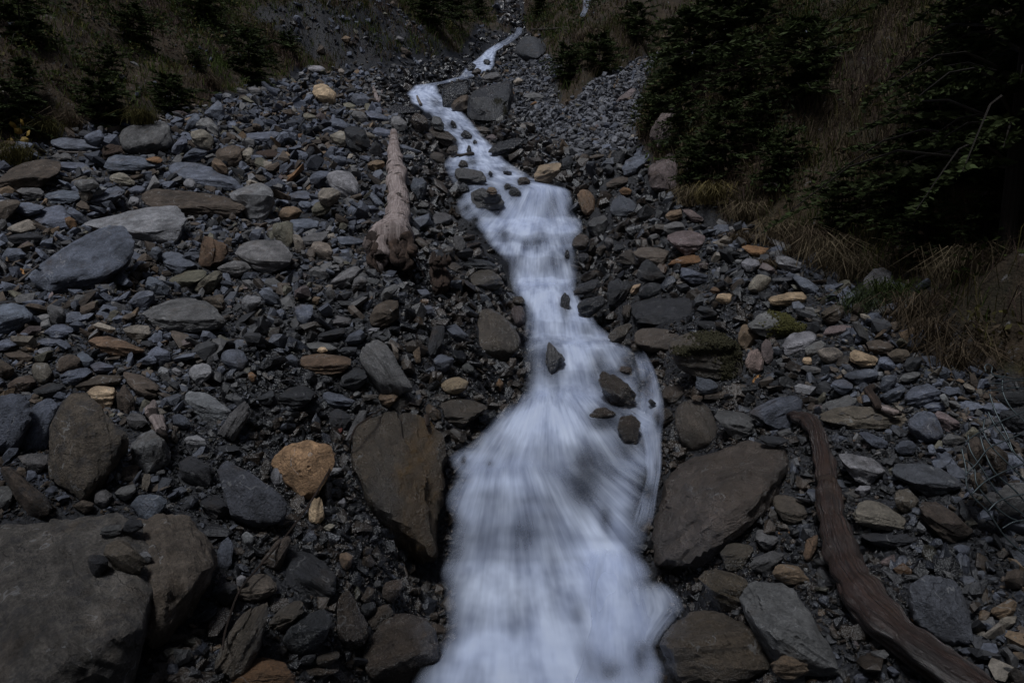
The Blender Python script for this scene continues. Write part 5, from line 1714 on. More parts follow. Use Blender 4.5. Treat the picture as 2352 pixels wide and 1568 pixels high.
st, c, t0 = lump([(981, 617), (990, 592), (1008, 588), (1022, 612), (1042, 634), (1038, 660), (1006, 680), (992, 676), (988, 645)], 41, M_ROTWOOD, 'rotten_stump',
                 '', 'stump', 1.9)
tag(st, 'reddish-brown rotten stump broken off below the root end of the bleached log', 'stump')
sp = []
rgs = np.random.default_rng(8)
for j in range(7):
    u = 988 + rgs.uniform(0, 42)
    a = ray(u, 606 + rgs.uniform(-6, 16)) * (t0 + .02); b = ray(u + rgs.normal(0, 6), 592 - rgs.uniform(0, 18)) * (t0 + .10)
    sp.append(tube(np.array([a, (a + b) / 2 + rgs.normal(0, .015, 3), b]), [.045, .03, .006], 6, .4, j))
rel(wood_obj('splinters', sp, M_ROTWOOD, st), st)

# broken brown log end under the dark resting slab
bl, c, t0 = lump([(583, 348), (600, 343), (630, 340), (646, 352), (644, 364), (610, 366), (588, 360)], 43, M_ROTWOOD, 'broken_log', '', 'log', 1.2, 's')
tag(bl, 'short broken brown log tucked under the dark resting slab', 'log')

# the wet red-brown trunk of the near right bank
P, R = stem_path([(1822, 958, 12), (1848, 962, 17), (1872, 985, 21), (1886, 1030, 24), (1896, 1085, 27), (1905, 1140, 32), (1916, 1200, 37), (1938, 1270, 41), (1968, 1340, 45),
                  (2020, 1405, 46), (2085, 1462, 43), (2160, 1515, 40), (2250, 1570, 36), (2330, 1615, 32)], 110, .06)
root = log_thing('driftwood_log', 'curved wet red-brown driftwood trunk forking towards its lower end', 'driftwood', P[50])
rel(wood_obj('trunk', [tube(P, .86 * R * (1 + .10 * np.sin(np.arange(len(R)) * .33) + .07 * np.sin(np.arange(len(R)) * .81 + 1)), 26, .30, 3)], M_REDWOOD, root), root)
P2, R2 = stem_path([(1950, 1330, 26), (1962, 1375, 26), (1990, 1420, 24), (2030, 1458, 22), (2085, 1502, 20), (2150, 1552, 17), (2200, 1590, 15)], 60, .03)
rel(wood_obj('fork', [tube(P2, R2, 14, .2, 8)], M_REDWOOD, root), root)
k = 34
kb = P[k]
rel(wood_obj('knot', [tube(np.array([kb + [-.03, -.03, .0], kb + [-.02, -.10, .01], kb + [-.03, -.125, .012]]), [.060, .052, .03], 14, .35, 2)], M_ROTWOOD, root), root)
rel(wood_obj('branch_stub', [tube(np.array([P[3], P[3] + (P[0] - P[6]) * .6 + [0, 0, .02], P[3] + (P[0] - P[6]) * 1.0]), [.04, .03, .012], 10, .4, 5)], M_REDWOOD, root), root)

def stick(name, label, cat, pts, n=24, mat=None, wob=.15, seed=0, extra=.0, forks=(), group=None):
    P, R = stem_path(pts, n, extra)
    root = log_thing(name, label, cat, P[len(P) // 2], group)
    rel(wood_obj('stem', [tube(P, R, 9, wob, seed)], mat or M_TWIG, root), root)
    for f in forks:
        P2, R2 = stem_path(f, 14, extra)
        rel(wood_obj('fork', [tube(P2, R2, 8, wob, seed + 3)], mat or M_TWIG, root), root)
    return root

# whitened root by the big rough boulder
stick('driftwood_root', 'short whitened twisted root standing beside the big rough boulder', 'driftwood',
      [(353, 922, 6), (350, 934, 10), (346, 945, 13), (352, 958, 10), (362, 968, 14), (368, 982, 13), (376, 998, 8), (384, 1016, 3)], 40, M_PALEWOOD, .3, 4, .10)
stick('driftwood_stick', 'small bleached peg of wood standing beside the warm-grey boulder', 'stick', [(530, 687, 4), (528, 700, 5), (527, 714, 5), (526, 726, 3)], 16, M_PALEWOOD, .15, 6, .05)
stick('driftwood_stick', 'thin bleached stick leaning on the lower corner of the great leaning slate', 'stick', [(16, 666, 3.2), (40, 648, 3.4), (64, 630, 3.2), (88, 611, 2.6)], 16, M_TWIG, .1, 7, .10)
r1 = stick('driftwood_stick', 'thin pale stick with a burl lying before the long flat slate slab', 'stick', [(134, 349, 3), (160, 351, 3.2), (195, 351, 3.4), (228, 348, 4)], 20, M_TWIG, .1, 8, .05)
bu, c, t0 = lump([(228, 350), (232, 336), (254, 328), (282, 332), (286, 348), (262, 358), (236, 366)], 47, M_ROTWOOD, 'burl', '', 'burl', 2.2)
bu.parent = r1
bu.location = tuple(np.array(c) - np.array(r1.location))
for k_ in ('label', 'category'):
    if k_ in bu: del bu[k_]
stick('driftwood_stick', 'short brown bent stick standing behind the spotted brown stone', 'stick', [(2010, 886, 8), (1995, 896, 9), (2002, 908, 9), (2012, 921, 9), (2018, 936, 7)], 24, M_ROTWOOD, .2, 9, .08)
stick('driftwood_stick', 'pale broken wood splinter lying on the spotted brown stone', 'stick', [(2008, 930, 5), (2030, 938, 8), (2055, 947, 9), (2068, 950, 5)], 20, M_PALEWOOD, .3, 10, .05)
stick('driftwood_stick', 'wet dark stick lying across the upper stream', 'stick', [(1048, 356, 3), (1062, 357, 4), (1078, 355, 5), (1086, 354, 5)], 16, M_BARK, .2, 11, .15)
stick('driftwood_stick', 'short snag standing in the upper pool', 'stick', [(958, 221, 2.2), (961, 229, 3), (967, 240, 3.6)], 10, M_TWIG, .2, 12, .3)
stick('fallen_log', 'thin dark log lying across the head of the stream', 'log', [(1222, 69, 2.4), (1245, 68, 2.6), (1268, 67, 2.4), (1285, 65, 2)], 12, M_BARK, .1, 13, .6)
stick('driftwood_root', 'pale forked root stump among stones uphill from the bleached log', 'driftwood', [(868, 236, 5), (864, 222, 5), (860, 210, 4), (857, 198, 2)], 18, M_PALEWOOD, .3, 14, .25, forks=[[(868, 236, 4), (874, 222, 3), (877, 208, 2)]])
stick('driftwood_stick', 'reddish peg of wood beside the bank wedge', 'stick', [(978, 955, 4), (981, 966, 5), (982, 978, 4)], 10, M_ROTWOOD, .2, 15, .05)
stick('bare_branch', 'bare grey branch lying on the grassy slope below the young spruces', 'branch', [(0, 200, 2.4), (14, 218, 2.6), (30, 235, 2.4), (50, 247, 1.6)], 16, M_TWIG, .1, 16, .3,
      forks=[[(-6, 224, 1.8), (12, 236, 1.6), (34, 243, 1.2)]])
stick('bare_branch', 'bent grey branch on the turf behind the grass tuft', 'branch', [(1745, 429, 2), (1762, 424, 3), (1778, 421, 3), (1790, 432, 2)], 14, M_TWIG, .2, 17, .15)
# long thin twig arching over the dark gravel
stick('fallen_twig', 'long thin reddish twig arching over the dark gravel', 'twig', [(878, 938, 1.8), (846, 960, 2), (815, 985, 2.2), (806, 1010, 2.2), (804, 1040, 2.2)], 26, M_ROTWOOD, .05, 18, .22)
stick('fallen_twig', 'long thin reddish twig running down to the tall leaning boulder', 'twig', [(772, 1040, 1.8), (750, 1090, 2), (715, 1150, 2.2), (660, 1226, 2.3), (596, 1300, 2.4), (548, 1360, 2.4), (520, 1440, 2.2), (512, 1490, 2)], 44, M_ROTWOOD, .05, 19, .16)

# ---------------------------------------------------------------- litter
def chip(name, label, cat, u, v, w, h, ang, mat, group=None, curl=.25):
    t = rock_depth(u, v)
    s = t / FOC
    n = 7
    V, F = [], []
    cu, su = math.cos(math.radians(ang)), math.sin(math.radians(ang))
    for i in range(n):
        a = i / (n - 1) * 2 - 1
        wd = h * .5 * math.sqrt(max(0, 1 - a * a)) + .12 * h
        for sgn in (-1, 0, 1):
            x = a * w * .5; yv = sgn * wd
            X = x * cu - yv * su; Yv = x * su + yv * cu
            dd = -.012 - curl * h * s * (a * a - .3) + (.25 * h * s if sgn == 0 else 0) * .6
            V.append(ray(u + X, v - Yv) * (t + dd + Yv * s * 1.2))
    m = len(V)
    c = np.mean(V, 0)
    th = .10 * h * s
    V = [p - c for p in V] + [p - c + np.array([0, th, -th]) for p in V]
    for i in range(n - 1):
        for j in (0, 1):
            a = i * 3 + j
            F.append((a, a + 1, a + 4, a + 3)); F.append((m + a, m + a + 3, m + a + 4, m + a + 1))
        for j in (0, 2):
            a = i * 3 + j
            F.append((a, a + 3, m + a + 3, m + a))
    F.append((0, 1, m + 1, m)); F.append((1, 2, m + 2, m + 1))
    e = (n - 1) * 3
    F.append((e, e + 1, m + e + 1, m + e)); F.append((e + 1, e + 2, m + e + 2, m + e + 1))
    o = mesh_obj(name, V, F, mat, smooth=True)
    o.location = tuple(c)
    return tag(o, label, cat, group)

G_ = 'scraps of wood and leaves on the stones'
chip('wood_chip', 'curved orange wood chip above the pale sloping stone by the driftwood trunk', 'wood chip', 1800, 1219, 26, 9, 22, M_CHIP, G_)
chip('wood_chip', 'oval orange wood chip next to the curved chip by the driftwood trunk', 'wood chip', 1820, 1222, 17, 10, -15, M_CHIP, G_)
chip('wood_chip', 'orange wood chip behind the upper driftwood trunk', 'wood chip', 1866, 1104, 17, 14, 40, M_CHIP, G_)
chip('wood_chip', 'round orange wood chip beside the great dark slate', 'wood chip', 2091, 1424, 19, 11, 0, M_CHIP, G_)
chip('wood_chip', 'small orange wood chip in the dark gravel below the brown-orange stone', 'wood chip', 1867, 1557, 16, 9, -10, M_CHIP, G_)
chip('wood_chip', 'bright orange sliver standing below the purple slab', 'wood chip', 1738, 870, 26, 10, 45, M_CHIP, G_)
chip('wood_chip', 'pale orange chip beside the brown slab on the black wet boulder', 'wood chip', 638, 1390, 22, 8, 40, M_CHIP, G_)
chip('fallen_leaf', 'rust-red dead leaf at the lower corner of the great leaning slate', 'leaf', 41, 623, 36, 13, -8, M_CHIP, G_)
chip('fallen_leaf', 'dark red leaf on the slate above the large orange rock', 'leaf', 776, 985, 20, 16, 60, M_RLEAF, G_)
chip('fallen_leaf', 'red leaf in the gravel below the cracked brown boulder', 'leaf', 1989, 1506, 18, 12, 15, M_RLEAF, G_)
chip('fallen_leaf', 'dull red leaf in the gravel above the great dark slate', 'leaf', 2168, 1300, 15, 10, 5, M_RLEAF, G_)
chip('fallen_leaf', 'yellow leaf hanging in the dark grass of the bank', 'leaf', 2140, 738, 22, 8, 0, M_YLEAF, G_)
chip('fallen_leaf', 'orange leaf lit in the dark grass above the bank stones', 'leaf', 2114, 722, 12, 10, 30, M_CHIP, G_)

# ---------------------------------------------------------------- wire basket of the bank works
Z_ = .32955
wires = [[(450, 300), (480, 400), (580, 610), (620, 710), (700, 790)], [(545, 180), (540, 280), (590, 390), (700, 505)], [(440, 430), (480, 510), (560, 620), (610, 710)],
         [(415, 480), (410, 580), (480, 690), (600, 810), (700, 910)], [(300, 590), (310, 680), (400, 830), (540, 1030), (700, 1155)],
         [(270, 760), (330, 800), (360, 930), (480, 1080), (600, 1170), (700, 1205)], [(255, 680), (285, 830), (295, 960), (440, 1130), (570, 1310), (700, 1430)],
         [(385, 600), (410, 690), (480, 840), (640, 990), (700, 1060)],
         [(280, 640), (350, 590), (440, 540), (520, 500), (700, 425)], [(290, 860), (350, 800), (450, 680), (560, 630), (700, 570)],
         [(330, 1000), (400, 930), (520, 860), (610, 820), (700, 785)], [(440, 1120), (500, 1060), (600, 1020), (700, 1000)], [(540, 1240), (610, 1200), (700, 1180)],
         [(440, 235), (520, 230), (620, 210), (700, 215)], [(470, 170), (540, 185), (660, 200), (700, 195)], [(450, 285), (540, 270), (640, 262), (700, 270)],
         [(425, 150), (416, 118), (440, 98), (465, 115), (465, 160), (500, 185), (560, 180)]]
bc = ray(2290, 1150) * basket_depth(2290, 1150)
root = log_thing('wire_basket', 'broken galvanised wire basket packed with stones at the picture edge', 'wire basket', bc)
for j, wl in enumerate(wires):
    q = []
    for i, (a, b) in enumerate(wl):
        u, v = a * Z_ + 2124.6, b * Z_ + 803.9
        q.append(ray(u, v) * (basket_depth(u, v) - .03 - .02 * (j >= 8)))
    s = spline(np.array(q), 8 * len(q))
    rel(wood_obj('wire', [tube(s, np.full(len(s), .0048 if j < 8 else .0038), 6)], M_WIRE, root), root)

# ---------------------------------------------------------------- grass and low plants
GT = {'straw': (.15, .118, .075), 'brown': (.085, .063, .041), 'green': (.040, .054, .014), 'olive': (.075, .066, .022), 'red': (.08, .054, .046)}

def blades(x, y, z, ln, wd, tint, lean, rg, droop=.5):
    n = len(x)
    a = rg.uniform(0, 2 * np.pi, n)
    dx, dy = np.cos(a) * lean + 0, np.sin(a) * lean - .25 * lean
    b = rg.uniform(0, np.pi, n)
    sx, sy = np.cos(b) * wd * .5, np.sin(b) * wd * .5
    B = np.stack([x, y, z], 1)
    M = B + np.stack([dx * ln * .35, dy * ln * .35, ln * .62], 1)
    T = B + np.stack([dx * ln, dy * ln, ln * (1 - droop * np.abs(lean))], 1)
    Sd = np.stack([sx, sy, np.zeros(n)], 1)
    V = np.stack([B - Sd, B + Sd, M + Sd * .8, M - Sd * .8, T], 1)
    F = np.array([[0, 1, 2], [0, 2, 3], [3, 2, 4]])
    Fs = (F[None] + (np.arange(n) * 5)[:, None, None]).reshape(-1, 3)
    C = np.repeat(np.concatenate([tint, np.ones((n, 1))], 1), 5, 0)
    return V.reshape(-1, 3), Fs, C

def cat_mesh(parts):
    Vs, Fs, Cs, o = [], [], [], 0
    for V, F, C in parts:
        Vs.append(V); Fs.append(F + o); Cs.append(C); o += len(V)
    return np.concatenate(Vs), np.concatenate(Fs), np.concatenate(Cs)

def grass_field(n, x0, x1, y0, y1, ln, wdf, mixer, rg, thr=.45, dens=None):
    x = rg.uniform(x0, x1, n); y = rg.uniform(y0, y1, n)
    z, veg, d = land(x, y)
    clump = perlin(p3(x * 1.1, y * 1.1, 6.6)) + .6 * perlin(p3(x * 4.1, y * 4.1, 1.6))
    keep = (veg > thr) & in_view(x, y, z, 60) & (rg.uniform(size=n) < .55 + .6 * clump)
    x, y, z = x[keep], y[keep], z[keep]
    n = len(x)
    dist = np.sqrt(x * x + y * y)
    L = rg.uniform(*ln, n) * (1 + .3 * perlin(p3(x, y, 2.2)))
    w = wdf[0] + wdf[1] * dist
    t = mixer(x, y, rg)
    return blades(x, y, z - .02, L, w * rg.uniform(.7, 1.3, n), t, rg.uniform(.3, 1.0, n), rg, .55)

def mixer_left(x, y, rg):
    n = len(x)
    k = fbm(p3(x * .5, y * .5, 3.3), 3) + rg.normal(0, .35, n)
    t = np.where((k > .12)[:, None], np.array(GT['green']) * 1.25, np.where((k > -.2)[:, None], np.array(GT['olive']), np.where((k > -.45)[:, None], np.array(GT['brown']), np.array(GT['red']))))
    return t * rg.uniform(.6, 1.3, n)[:, None]

def mixer_right(x, y, rg):
    n = len(x)
    k = fbm(p3(x * .6, y * .6, 7.3), 3) + rg.normal(0, .4, n)
    t = np.where((k > .35)[:, None], np.array(GT['green']), np.where((k > 0)[:, None], np.array(GT['olive']), np.where((k > -.5)[:, None], np.array(GT['straw']), np.array(GT['red']))))
    return t * rg.uniform(.55, 1.25, n)[:, None]

rg = np.random.default_rng(77)
parts = [grass_field(260000, -30, -6.5, 10, 36, (.10, .32), (.006, .0008), lambda x, y, r: mixer_left(x, y, r) * 1.5, rg),
         grass_field(22000, -12, -2, 26, 42, (.2, .5), (.01, .0007), mixer_left, rg, .3),
         grass_field(60000, -24, 3, 34, 80, (.2, .55), (.01, .0007), mixer_left, rg),
         grass_field(110000, 2.4, 12, 2, 17, (.16, .48), (.0035, .0007), mixer_right, rg),
         grass_field(120000, 2.4, 20, 8, 30, (.2, .55), (.004, .0007), mixer_right, rg),
         grass_field(60000, 1.2, 26, 20, 70, (.2, .5), (.01, .0008), mixer_left, rg, .2)]
V, F, C = cat_mesh(parts)
g_ = mesh_obj('grass', V, F, M_GRASS, attr={'tint': ('FLOAT_COLOR', C)})
tag(g_, 'brown and green autumn grass covering the slopes above the scree', None, None, 'stuff')
print('grass tris', len(F))

# low leafy undergrowth
def leaves(cx, cy, cz, rad, n, size, tint, rg):
    p = rg.normal(size=(n, 3)); p /= np.linalg.norm(p, axis=1, keepdims=True)
    p *= rg.uniform(.35, 1, (n, 1)) ** .5
    P = np.array([cx, cy, cz]) + p * np.array([rad, rad, rad * .75])
    a = rg.normal(size=(n, 3)); a /= np.linalg.norm(a, axis=1, keepdims=True)
    b = np.cross(a, rg.normal(size=(n, 3))); b /= np.linalg.norm(b, axis=1, keepdims=True) + 1e-9
    s = size * rg.uniform(.6, 1.3, (n, 1))
    V = np.stack([P - a * s, P + b * s * .5, P + a * s, P - b * s * .5], 1)
    F = np.array([[0, 1, 2], [0, 2, 3]])
    Fs = (F[None] + (np.arange(n) * 4)[:, None, None]).reshape(-1, 3)
    t = np.array(tint)[None] * rg.uniform(.5, 1.4, (n, 1)) * np.array([1, 1, 1])
    return V.reshape(-1, 3), Fs, np.repeat(np.concatenate([t, np.ones((n, 1))], 1), 4, 0)

parts = []
for _ in range(2600):
    if rg.uniform() < .5:
        x, y = rg.uniform(-24, -9), rg.uniform(11, 40)
    elif rg.uniform() < .7:
        x, y = rg.uniform(2.5, 12), rg.uniform(3.5, 26)
    else:
        x, y = rg.uniform(-8, 14), rg.uniform(34, 62)
    z, vg, d = [float(q) for q in land(x, y)]
    if vg < .8 or not bool(in_view(np.array(x), np.array(y), np.array(z), 60)):
        continue
    R_ = rg.uniform(.12, .4) * (1 + y * .02)
    tint = [GT['green'], (.028, .042, .014), GT['olive'], GT['brown'], (.03, .04, .02)][rg.integers(5)]
    parts.append(leaves(x, y, z + R_ * .3, R_, 70, .028 + .0011 * y, tint, rg))
V, F, C = cat_mesh(parts)
tag(mesh_obj('undergrowth', V, F, M_GRASS, attr={'tint': ('FLOAT_COLOR', C)}), 'low leafy undergrowth scattered over the grassy slopes', None, None, 'stuff')

# drooping tufts along the foot of the conifer slope
def tuft(u, v, size, tint, label, n=240):
    t = rock_depth(u, v)
    p = ray(u, v) * t
    s = size * t / FOC
    rgt = np.random.default_rng(int(u * 7 + v))
    x = rgt.normal(0, s * .26, n); y = rgt.normal(0, s * .2, n)
    z = -.04 + .1 * s * rgt.uniform(size=n)
    L = s * rgt.uniform(.6, 1.25, n)
    tt = np.array(tint)[None] * rgt.uniform(.5, 1.4, (n, 1))
    V, F, C = blades(x, y, z, L, np.full(n, .006 + .0006 * t), tt, rgt.uniform(.4, 1.25, n), rgt, .75)
    o = mesh_obj('grass_tuft', V, F, M_GRASS, attr={'tint': ('FLOAT_COLOR', C)})
    o.location = tuple(p)
    tag(o, label, 'grass tuft', 'grass tufts hanging over the edge of the stones')
S_, B_, G2 = GT['straw'], GT['brown'], GT['green']
for (u, v, sz, ti, lab) in [
        (1592, 470, 60, S_, 'bright straw tuft at the tip of the turf above the pinkish slab'), (1640, 466, 66, (.15, .12, .05), 'yellowish tuft directly behind the bright straw tuft'),
        (1716, 505, 60, S_, 'straw tuft above the brown-orange slab at the bank edge'), (1790, 560, 80, S_, 'large straw tuft behind the pale blocky stone'),
        (1850, 585, 90, B_, 'brown tuft drooping behind the tan-grey stone'), (1905, 610, 95, S_, 'tall straw tuft midway between the pale blocky and grass-edge boulders'),
        (1950, 640, 80, S_, 'straw tuft close beside the grass-edge boulder'), (1985, 720, 80, (.045, .06, .028), 'bluish-green tuft drooping over the stones below the grass-edge boulder'),
        (2040, 700, 90, G2, 'green tuft growing beside the foot of the grass-edge boulder'), (2090, 745, 110, B_, 'broad brown tuft under the yellow leaf'),
        (2150, 800, 110, B_, 'dark brown tuft hanging above the dark stones'), (2200, 850, 110, B_, 'dark tuft nearest to the wire basket'),
        (2210, 640, 110, S_, 'pale tuft on the dark slope below the spruce trunk'), (1700, 560, 44, B_, 'short brown tuft over the pinkish-brown boulder'),
        (1760, 620, 40, B_, 'small tuft beside the pale blocky stone'),
        (110, 318, 60, GT['olive'], 'olive tuft beside the long flat slate slab'), (165, 300, 56, B_, 'brown tuft behind the pointed dark stone'), (270, 280, 60, B_, 'brown tuft uphill from the rounded pale boulder'),
        (330, 285, 50, GT['olive'], 'olive tuft below the second young spruce'), (40, 380, 70, GT['olive'], 'olive tuft above the brown outcrop'), (480, 205, 40, B_, 'brown tuft at the scree edge below the round spruce')]:
    tuft(u, v, sz, ti, lab)

# plant with yellow leaves
t = rock_depth(48, 330); p = ray(48, 330) * t
root = tag(empty('leafy_plant', tuple(p)), 'small plant with broad yellow leaves at the edge of the grass', 'plant')
stems = []
for j, (du, dv) in enumerate([(-14, -34), (0, -44), (14, -28), (-22, -14), (20, -10), (4, -22)]):
    a = np.zeros(3); b = ray(48 + du, 330 + dv) * (t - .1) - p
    s = spline(np.array([a, (a + b) / 2 + [0, 0, .05], b]), 6)
    stems.append(tube(s, np.full(6, .007), 5))
    n_ = 5
    c = b; L = .12
    V = np.array([[0, 0, 0], [-.45, .1, .35], [-.5, .12, .8], [0, .2, 1.25], [.5, .12, .8], [.45, .1, .35], [0, -.06, .6]]) * L
    ang = j * 1.1
    Rm = np.array(Matrix.Rotation(ang, 3, 'Y') @ Matrix.Rotation(.8, 3, 'X'))
    V = V @ Rm.T + c
    mesh_obj('leaf', V, [(0, 1, 6), (1, 2, 6), (2, 3, 6), (3, 4, 6), (4, 5, 6), (5, 0, 6)], M_YLEAF, root)
V, F, U = join(stems)
mesh_obj('stem', V, F, M_TWIG, root, uv=U)

# ---------------------------------------------------------------- moss on stones
def moss_on(short, blobs, name='moss', mat=None, n=900):
    q = [r for r in ROCK_LIST if r['short'] == short][0]
    o = q['obj']
    bvh = [b for b in BUILT if np.allclose(b[0], q['lo']) and np.allclose(b[1], q['hi'])][0][2]
    rg = np.random.default_rng(len(short))
    pr = []
    for (u, v, ru, rv) in blobs:
        for _ in range(n):
            a = rg.normal(0, .5, 2)
            uu, vv = u + a[0] * ru, v + a[1] * rv
            loc, nn, i, d = bvh.ray_cast(Vector((0, 0, 0)), Vector(ray(uu, vv)))
            if loc is None:
                continue
            L = np.array(loc); N = np.array(nn)
            tdir = np.cross(N, rg.normal(size=3)); tdir /= np.linalg.norm(tdir) + 1e-9
            s = rg.uniform(.008, .02)
            B2 = np.cross(N, tdir)
            pr.append(np.array([L - tdir * s, L + tdir * s, L + B2 * s * .6 + N * s * rg.uniform(.6, 1.4), L - B2 * s * .6 + N * s * rg.uniform(.2, .9)]))
    if not pr:
        return
    V = np.concatenate(pr)
    n_ = len(pr)
    F = np.array([[0, 1, 2], [1, 0, 3], [2, 1, 3], [0, 2, 3]])
    Fs = (F[None] + (np.arange(n_) * 4)[:, None, None]).reshape(-1, 3)
    M = np.array(o.matrix_world)
    Vl = (V - M[:3, 3]) @ M[:3, :3]
    m = mesh_obj(name, Vl, Fs, mat or M_MOSS, o)
    m['kind'] = 'stuff'
moss_on('moss-draped boulder', [(1800, 708, 40, 24), (1822, 758, 46, 20), (1812, 735, 20, 30), (1856, 700, 24, 14)])
moss_on('layered mossy boulder', [(1640, 775, 50, 20), (1680, 800, 40, 30), (1672, 840, 14, 60), (1590, 805, 50, 10)], mat=M_DMOSS)
moss_on('massive black rock', [(1144, 232, 12, 8), (1160, 258, 6, 20)], mat=M_DMOSS, n=300)

# ---------------------------------------------------------------- conifers
def spruce_mesh(seed, whorls, per, spray, spread, tri_len, start=.06, thick=1.0, rnd=0):
    """unit-height young spruce: trunk with limbs, and needle sprays along every limb"""
    rg = np.random.default_rng(seed)
    limbs = [tube(np.array([[0, 0, -.05], [.004, 0, .3], [0, .004, .7], [0, 0, .99]]), list(np.array([.022, .016, .009, .002]) * thick), 9)]
    Vs, Cs = [], []
    for w in range(whorls):
        h = start + (1 - start) * ((w + rg.uniform(-.3, .3)) / whorls)
        h = min(max(h, start), .985)
        L0 = (spread * math.sqrt(max(0, 1 - h ** 2.2)) if rnd else spread * (1 - h) ** .62) * rg.uniform(.6, 1.2) + .03
        for b in range(per):
            a = b / per * 2 * np.pi + rg.uniform(0, 1.2) + w
            L = L0 * rg.uniform(.35, 1.25)
            rise = rg.uniform(-.10, .25) + .35 * h
            ds = np.array([math.cos(a), math.sin(a), rise])
            tip = np.array([0, 0, h]) + ds * L + np.array([0, 0, -.25 * L * L / spread])
            mid = np.array([0, 0, h]) + ds * L * .5 + np.array([0, 0, .02])
            pts = spline(np.array([[0, 0, h], mid, tip]), 6)
            limbs.append(tube(pts, np.linspace(.0045, .001, 6) * thick, 4, cap=False))
            for q in range(spray):
                f = rg.uniform(.12, 1.0)
                c = pts[0] * (1 - f) ** 2 + 2 * mid * f * (1 - f) + tip * f * f
                side = rg.choice([-1, 1])
                perp = np.array([-math.sin(a), math.cos(a), 0]) * side
                dr = perp * rg.uniform(.2, 1) + ds * rg.uniform(.3, 1.0) + np.array([0, 0, rg.uniform(-.45, .25)])
                dr /= np.linalg.norm(dr)
                l = tri_len * rg.uniform(.6, 1.3) * (1.15 - .5 * f)
                nrm = np.cross(dr, rg.normal(size=3)); nrm /= np.linalg.norm(nrm) + 1e-9
                wv = nrm * l * .17
                Vs.append(np.array([c, c + dr * l * .5 + wv, c + dr * l, c + dr * l * .5 - wv]))
                k = rg.uniform(.55, 1.35) * (.8 + .4 * f)
                Cs.append(np.array([.032 * k + .004, .048 * k, .017 * k]))
    n = len(Vs)
    V = np.concatenate(Vs)
    F = np.array([[0, 1, 2], [0, 2, 3]])
    Fs = (F[None] + (np.arange(n) * 4)[:, None, None]).reshape(-1, 3)
    C = np.repeat(np.concatenate([np.array(Cs), np.ones((n, 1))], 1), 4, 0)
    return join(limbs), (V, Fs, C)

TEMPL = []
for j, args in enumerate([(1, 9, 7, 48, .52, .10, .04, 1.0, 1), (2, 12, 6, 40, .46, .09), (3, 8, 8, 52, .66, .11, .03, 1.0, 1), (4, 17, 6, 44, .40, .065, .10), (5, 34, 7, 170, .27, .016, .12, .5), (6, 30, 7, 60, .27, .035, .36, .7)]):
    (lv, lf, lu), (cv, cf, cc) = spruce_mesh(*args)
    r_ = empty('spruce_tree', (0, 0, 0))
    mesh_obj('trunk', lv, lf, M_BARK, r_, uv=lu)
    mesh_obj('crown', cv, cf, M_NEEDLE, r_, attr={'tint': ('FLOAT_COLOR', cc)})
    TEMPL.append(r_)
_used = [False] * len(TEMPL)

def spruce(kind, u, v, hpx, label, group, wide=1.0, yaw=0.0, at=None, H=None, lean=0.0):
    r = TEMPL[kind]
    if _used[kind]:
        c = r.copy(); COL.objects.link(c)
        for ch in r.children:
            d = ch.copy(); COL.objects.link(d); d.parent = c
        r = c
    _used[kind] = True
    if at is None:
        t = hit(u, v)
        p = ray(u, v) * t
        H = hpx * t / FOC * 1.05
    else:
        p = np.array([at[0], at[1], float(land_z(at[0], at[1]))])
    r.location = (p[0], p[1], p[2] - .03 * H)
    r.scale = (H * wide, H * wide, H)
    r.rotation_euler = (lean, 0, yaw)
    return tag(r, label, 'tree', group)

GL = 'young spruces on the grassy slope across the scree'
for (k, u, v, h, wd, lab) in [
        (0, 575, 200, 130, 1.1, 'round young spruce at the edge of the scree beside the pale stones'), (2, 235, 292, 120, 1.2, 'bushy young spruce behind the rounded pale boulder'),
        (2, 395, 272, 90, 1.5, 'low wide young spruce at the edge of the scree'), (1, 60, 250, 110, 1.2, 'young spruce above the bare grey branch'),
        (0, 20, 300, 110, 1.2, 'dark young spruce at the picture edge above the yellow-leaved plant'), (2, 310, 100, 80, 1.3, 'young spruce high on the grassy slope in the dark group'),
        (0, 250, 180, 70, 1.2, 'small young spruce on the turf between two larger ones'), 
        (0, 470, 60, 80, 1.5, 'wide dark spruce high on the slope above the round young spruce'), (0, 50, 100, 130, 1.3, 'dark spruce at the upper corner of the grassy slope'),
        
        (0, 450, 165, 46, 1.3, 'tiny spruce on the turf above the low wide one'),
        (2, 660, 120, 42, 1.3, 'low bush-like spruce above the round young spruce')]:
    spruce(k, u, v, h, lab, GL, wd, u * .1)
GC = 'spruces on the turf slope beyond the scree chute'
for (k, u, v, h, wd, lab) in [
        (3, 985, 60, 120, 1.5, 'dark spruce at the head of the valley beyond the bare slide'), (3, 1040, 52, 110, 1.5, 'second dark spruce at the head of the valley'),
        (2, 1300, 190, 80, 1.1, 'wider green spruce on the turf above the scree chute'),
        (2, 1375, 178, 90, 1.2, 'dark bushy spruce on the turf above the scree chute'), 
        (0, 1460, 90, 80, 1.3, 'spruce above the upper end of the scree chute'), 
        (3, 1240, 40, 60, 1.4, 'dark spruce beside the far white waterfall'), (3, 1100, 40, 60, 1.4, 'third dark spruce at the head of the valley')]:
    spruce(k, u, v, h, lab, GC, wd, u * .1)
GR = 'dark spruces on the steep slope across from the scree'
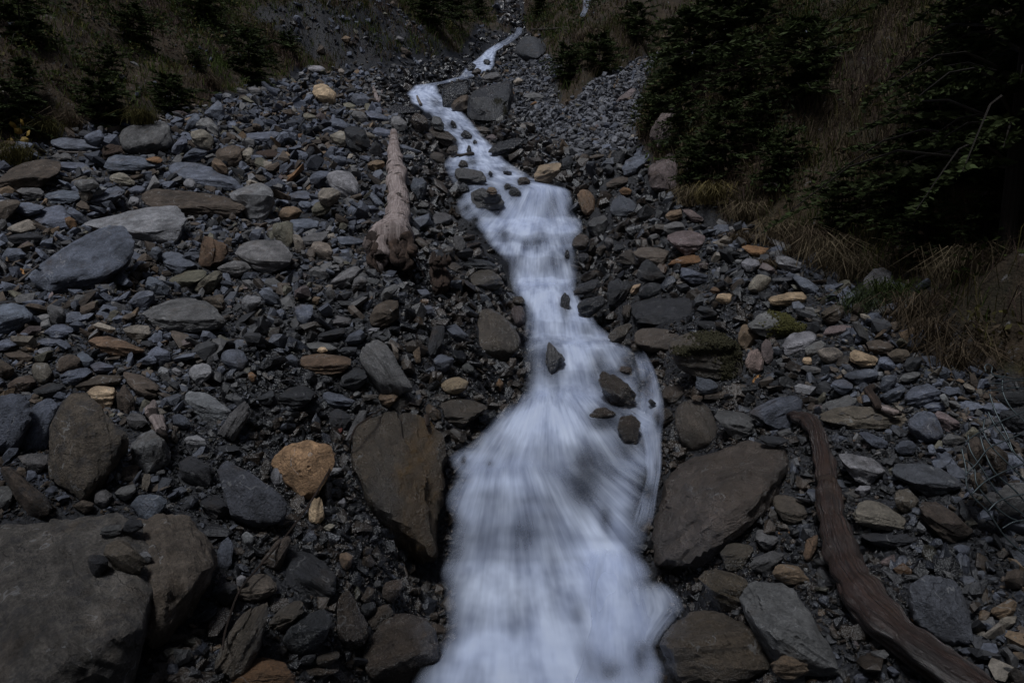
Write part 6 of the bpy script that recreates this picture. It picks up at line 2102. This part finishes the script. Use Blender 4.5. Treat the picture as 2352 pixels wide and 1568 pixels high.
for (k, u, v, h, wd, lab) in [
        (2, 1510, 300, 90, 1.1, 'dark spruce bush at the edge of the scree chute'), (0, 1560, 330, 120, 1.1, 'dark spruce bush above the reddish crag'),
        (2, 1600, 430, 110, 1.2, 'dark low spruce beside the bush outcrop'), (2, 1660, 400, 130, 1.2, 'green-tipped spruce above the straw tufts'),
        (0, 1700, 260, 170, 1.1, 'dark spruce standing on the slope behind the green-tipped one'), (0, 1580, 200, 170, 1.3, 'tall dark spruce behind the scree chute'),
        (0, 1690, 140, 200, 1.4, 'tall dark spruce on the ridge of the slope'), (2, 1790, 430, 120, 1.2, 'wide dark spruce above the bent grey branch'),
        
        (0, 1840, 230, 180, 1.4, 'dark spruce at the top of the slope above the dry grass'), (2, 1930, 520, 120, 1.2, 'low dark spruce above the straw tufts of the bank'),
        (0, 2060, 500, 190, 1.2, 'dark spruce between the dry grass and the trunk'), 
        (0, 2160, 420, 220, 1.1, 'dark spruce behind the bare trunk'), (3, 2200, 260, 300, 1.2, 'tall dark spruce in the corner of the slope'),
        (2, 2120, 600, 130, 1.2, 'low dark spruce above the brown tufts'), (3, 2330, 330, 330, 1.2, 'very tall dark spruce at the corner of the slope'), (1, 2260, 560, 190, 1.1, 'dark spruce leaning over the dark grass'),
        (2, 1745, 330, 100, 1.2, 'bushy spruce below the ridge spruce')]:
    spruce(k, u, v, h, lab, GR, wd, u * .1)
spruce(4, 0, 0, 0, 'big dark spruce whose bare trunk stands at the picture edge above the wire basket', GR, .9, .4, at=(4.8, 6.7), H=8.5)
spruce(4, 0, 0, 0, 'big dark spruce just beyond the picture edge above the basket', GR, .9, 1.4, at=(6.6, 4.8), H=10)

# tall spruces added out of view to shade the foreground and near right bank
for (x, y, h, w) in [(6.8, 1.2, 14, 'nearest to the wire basket'), (5.9, -2.0, 14, 'downhill from the driftwood trunk'),
                     (-6.3, -2.0, 14, 'beside the huge flat-topped boulder'), (-2.2, -4.2, 15, 'on the scree side of the stream'), (2.6, -4.0, 15, 'on the conifer side of the stream')]:
    spruce(5, 0, 0, 0, 'unseen tall spruce added to shade the foreground, ' + w, 'unseen spruces added to shade the foreground', .9, x * 2.1, at=(x, y), H=h)
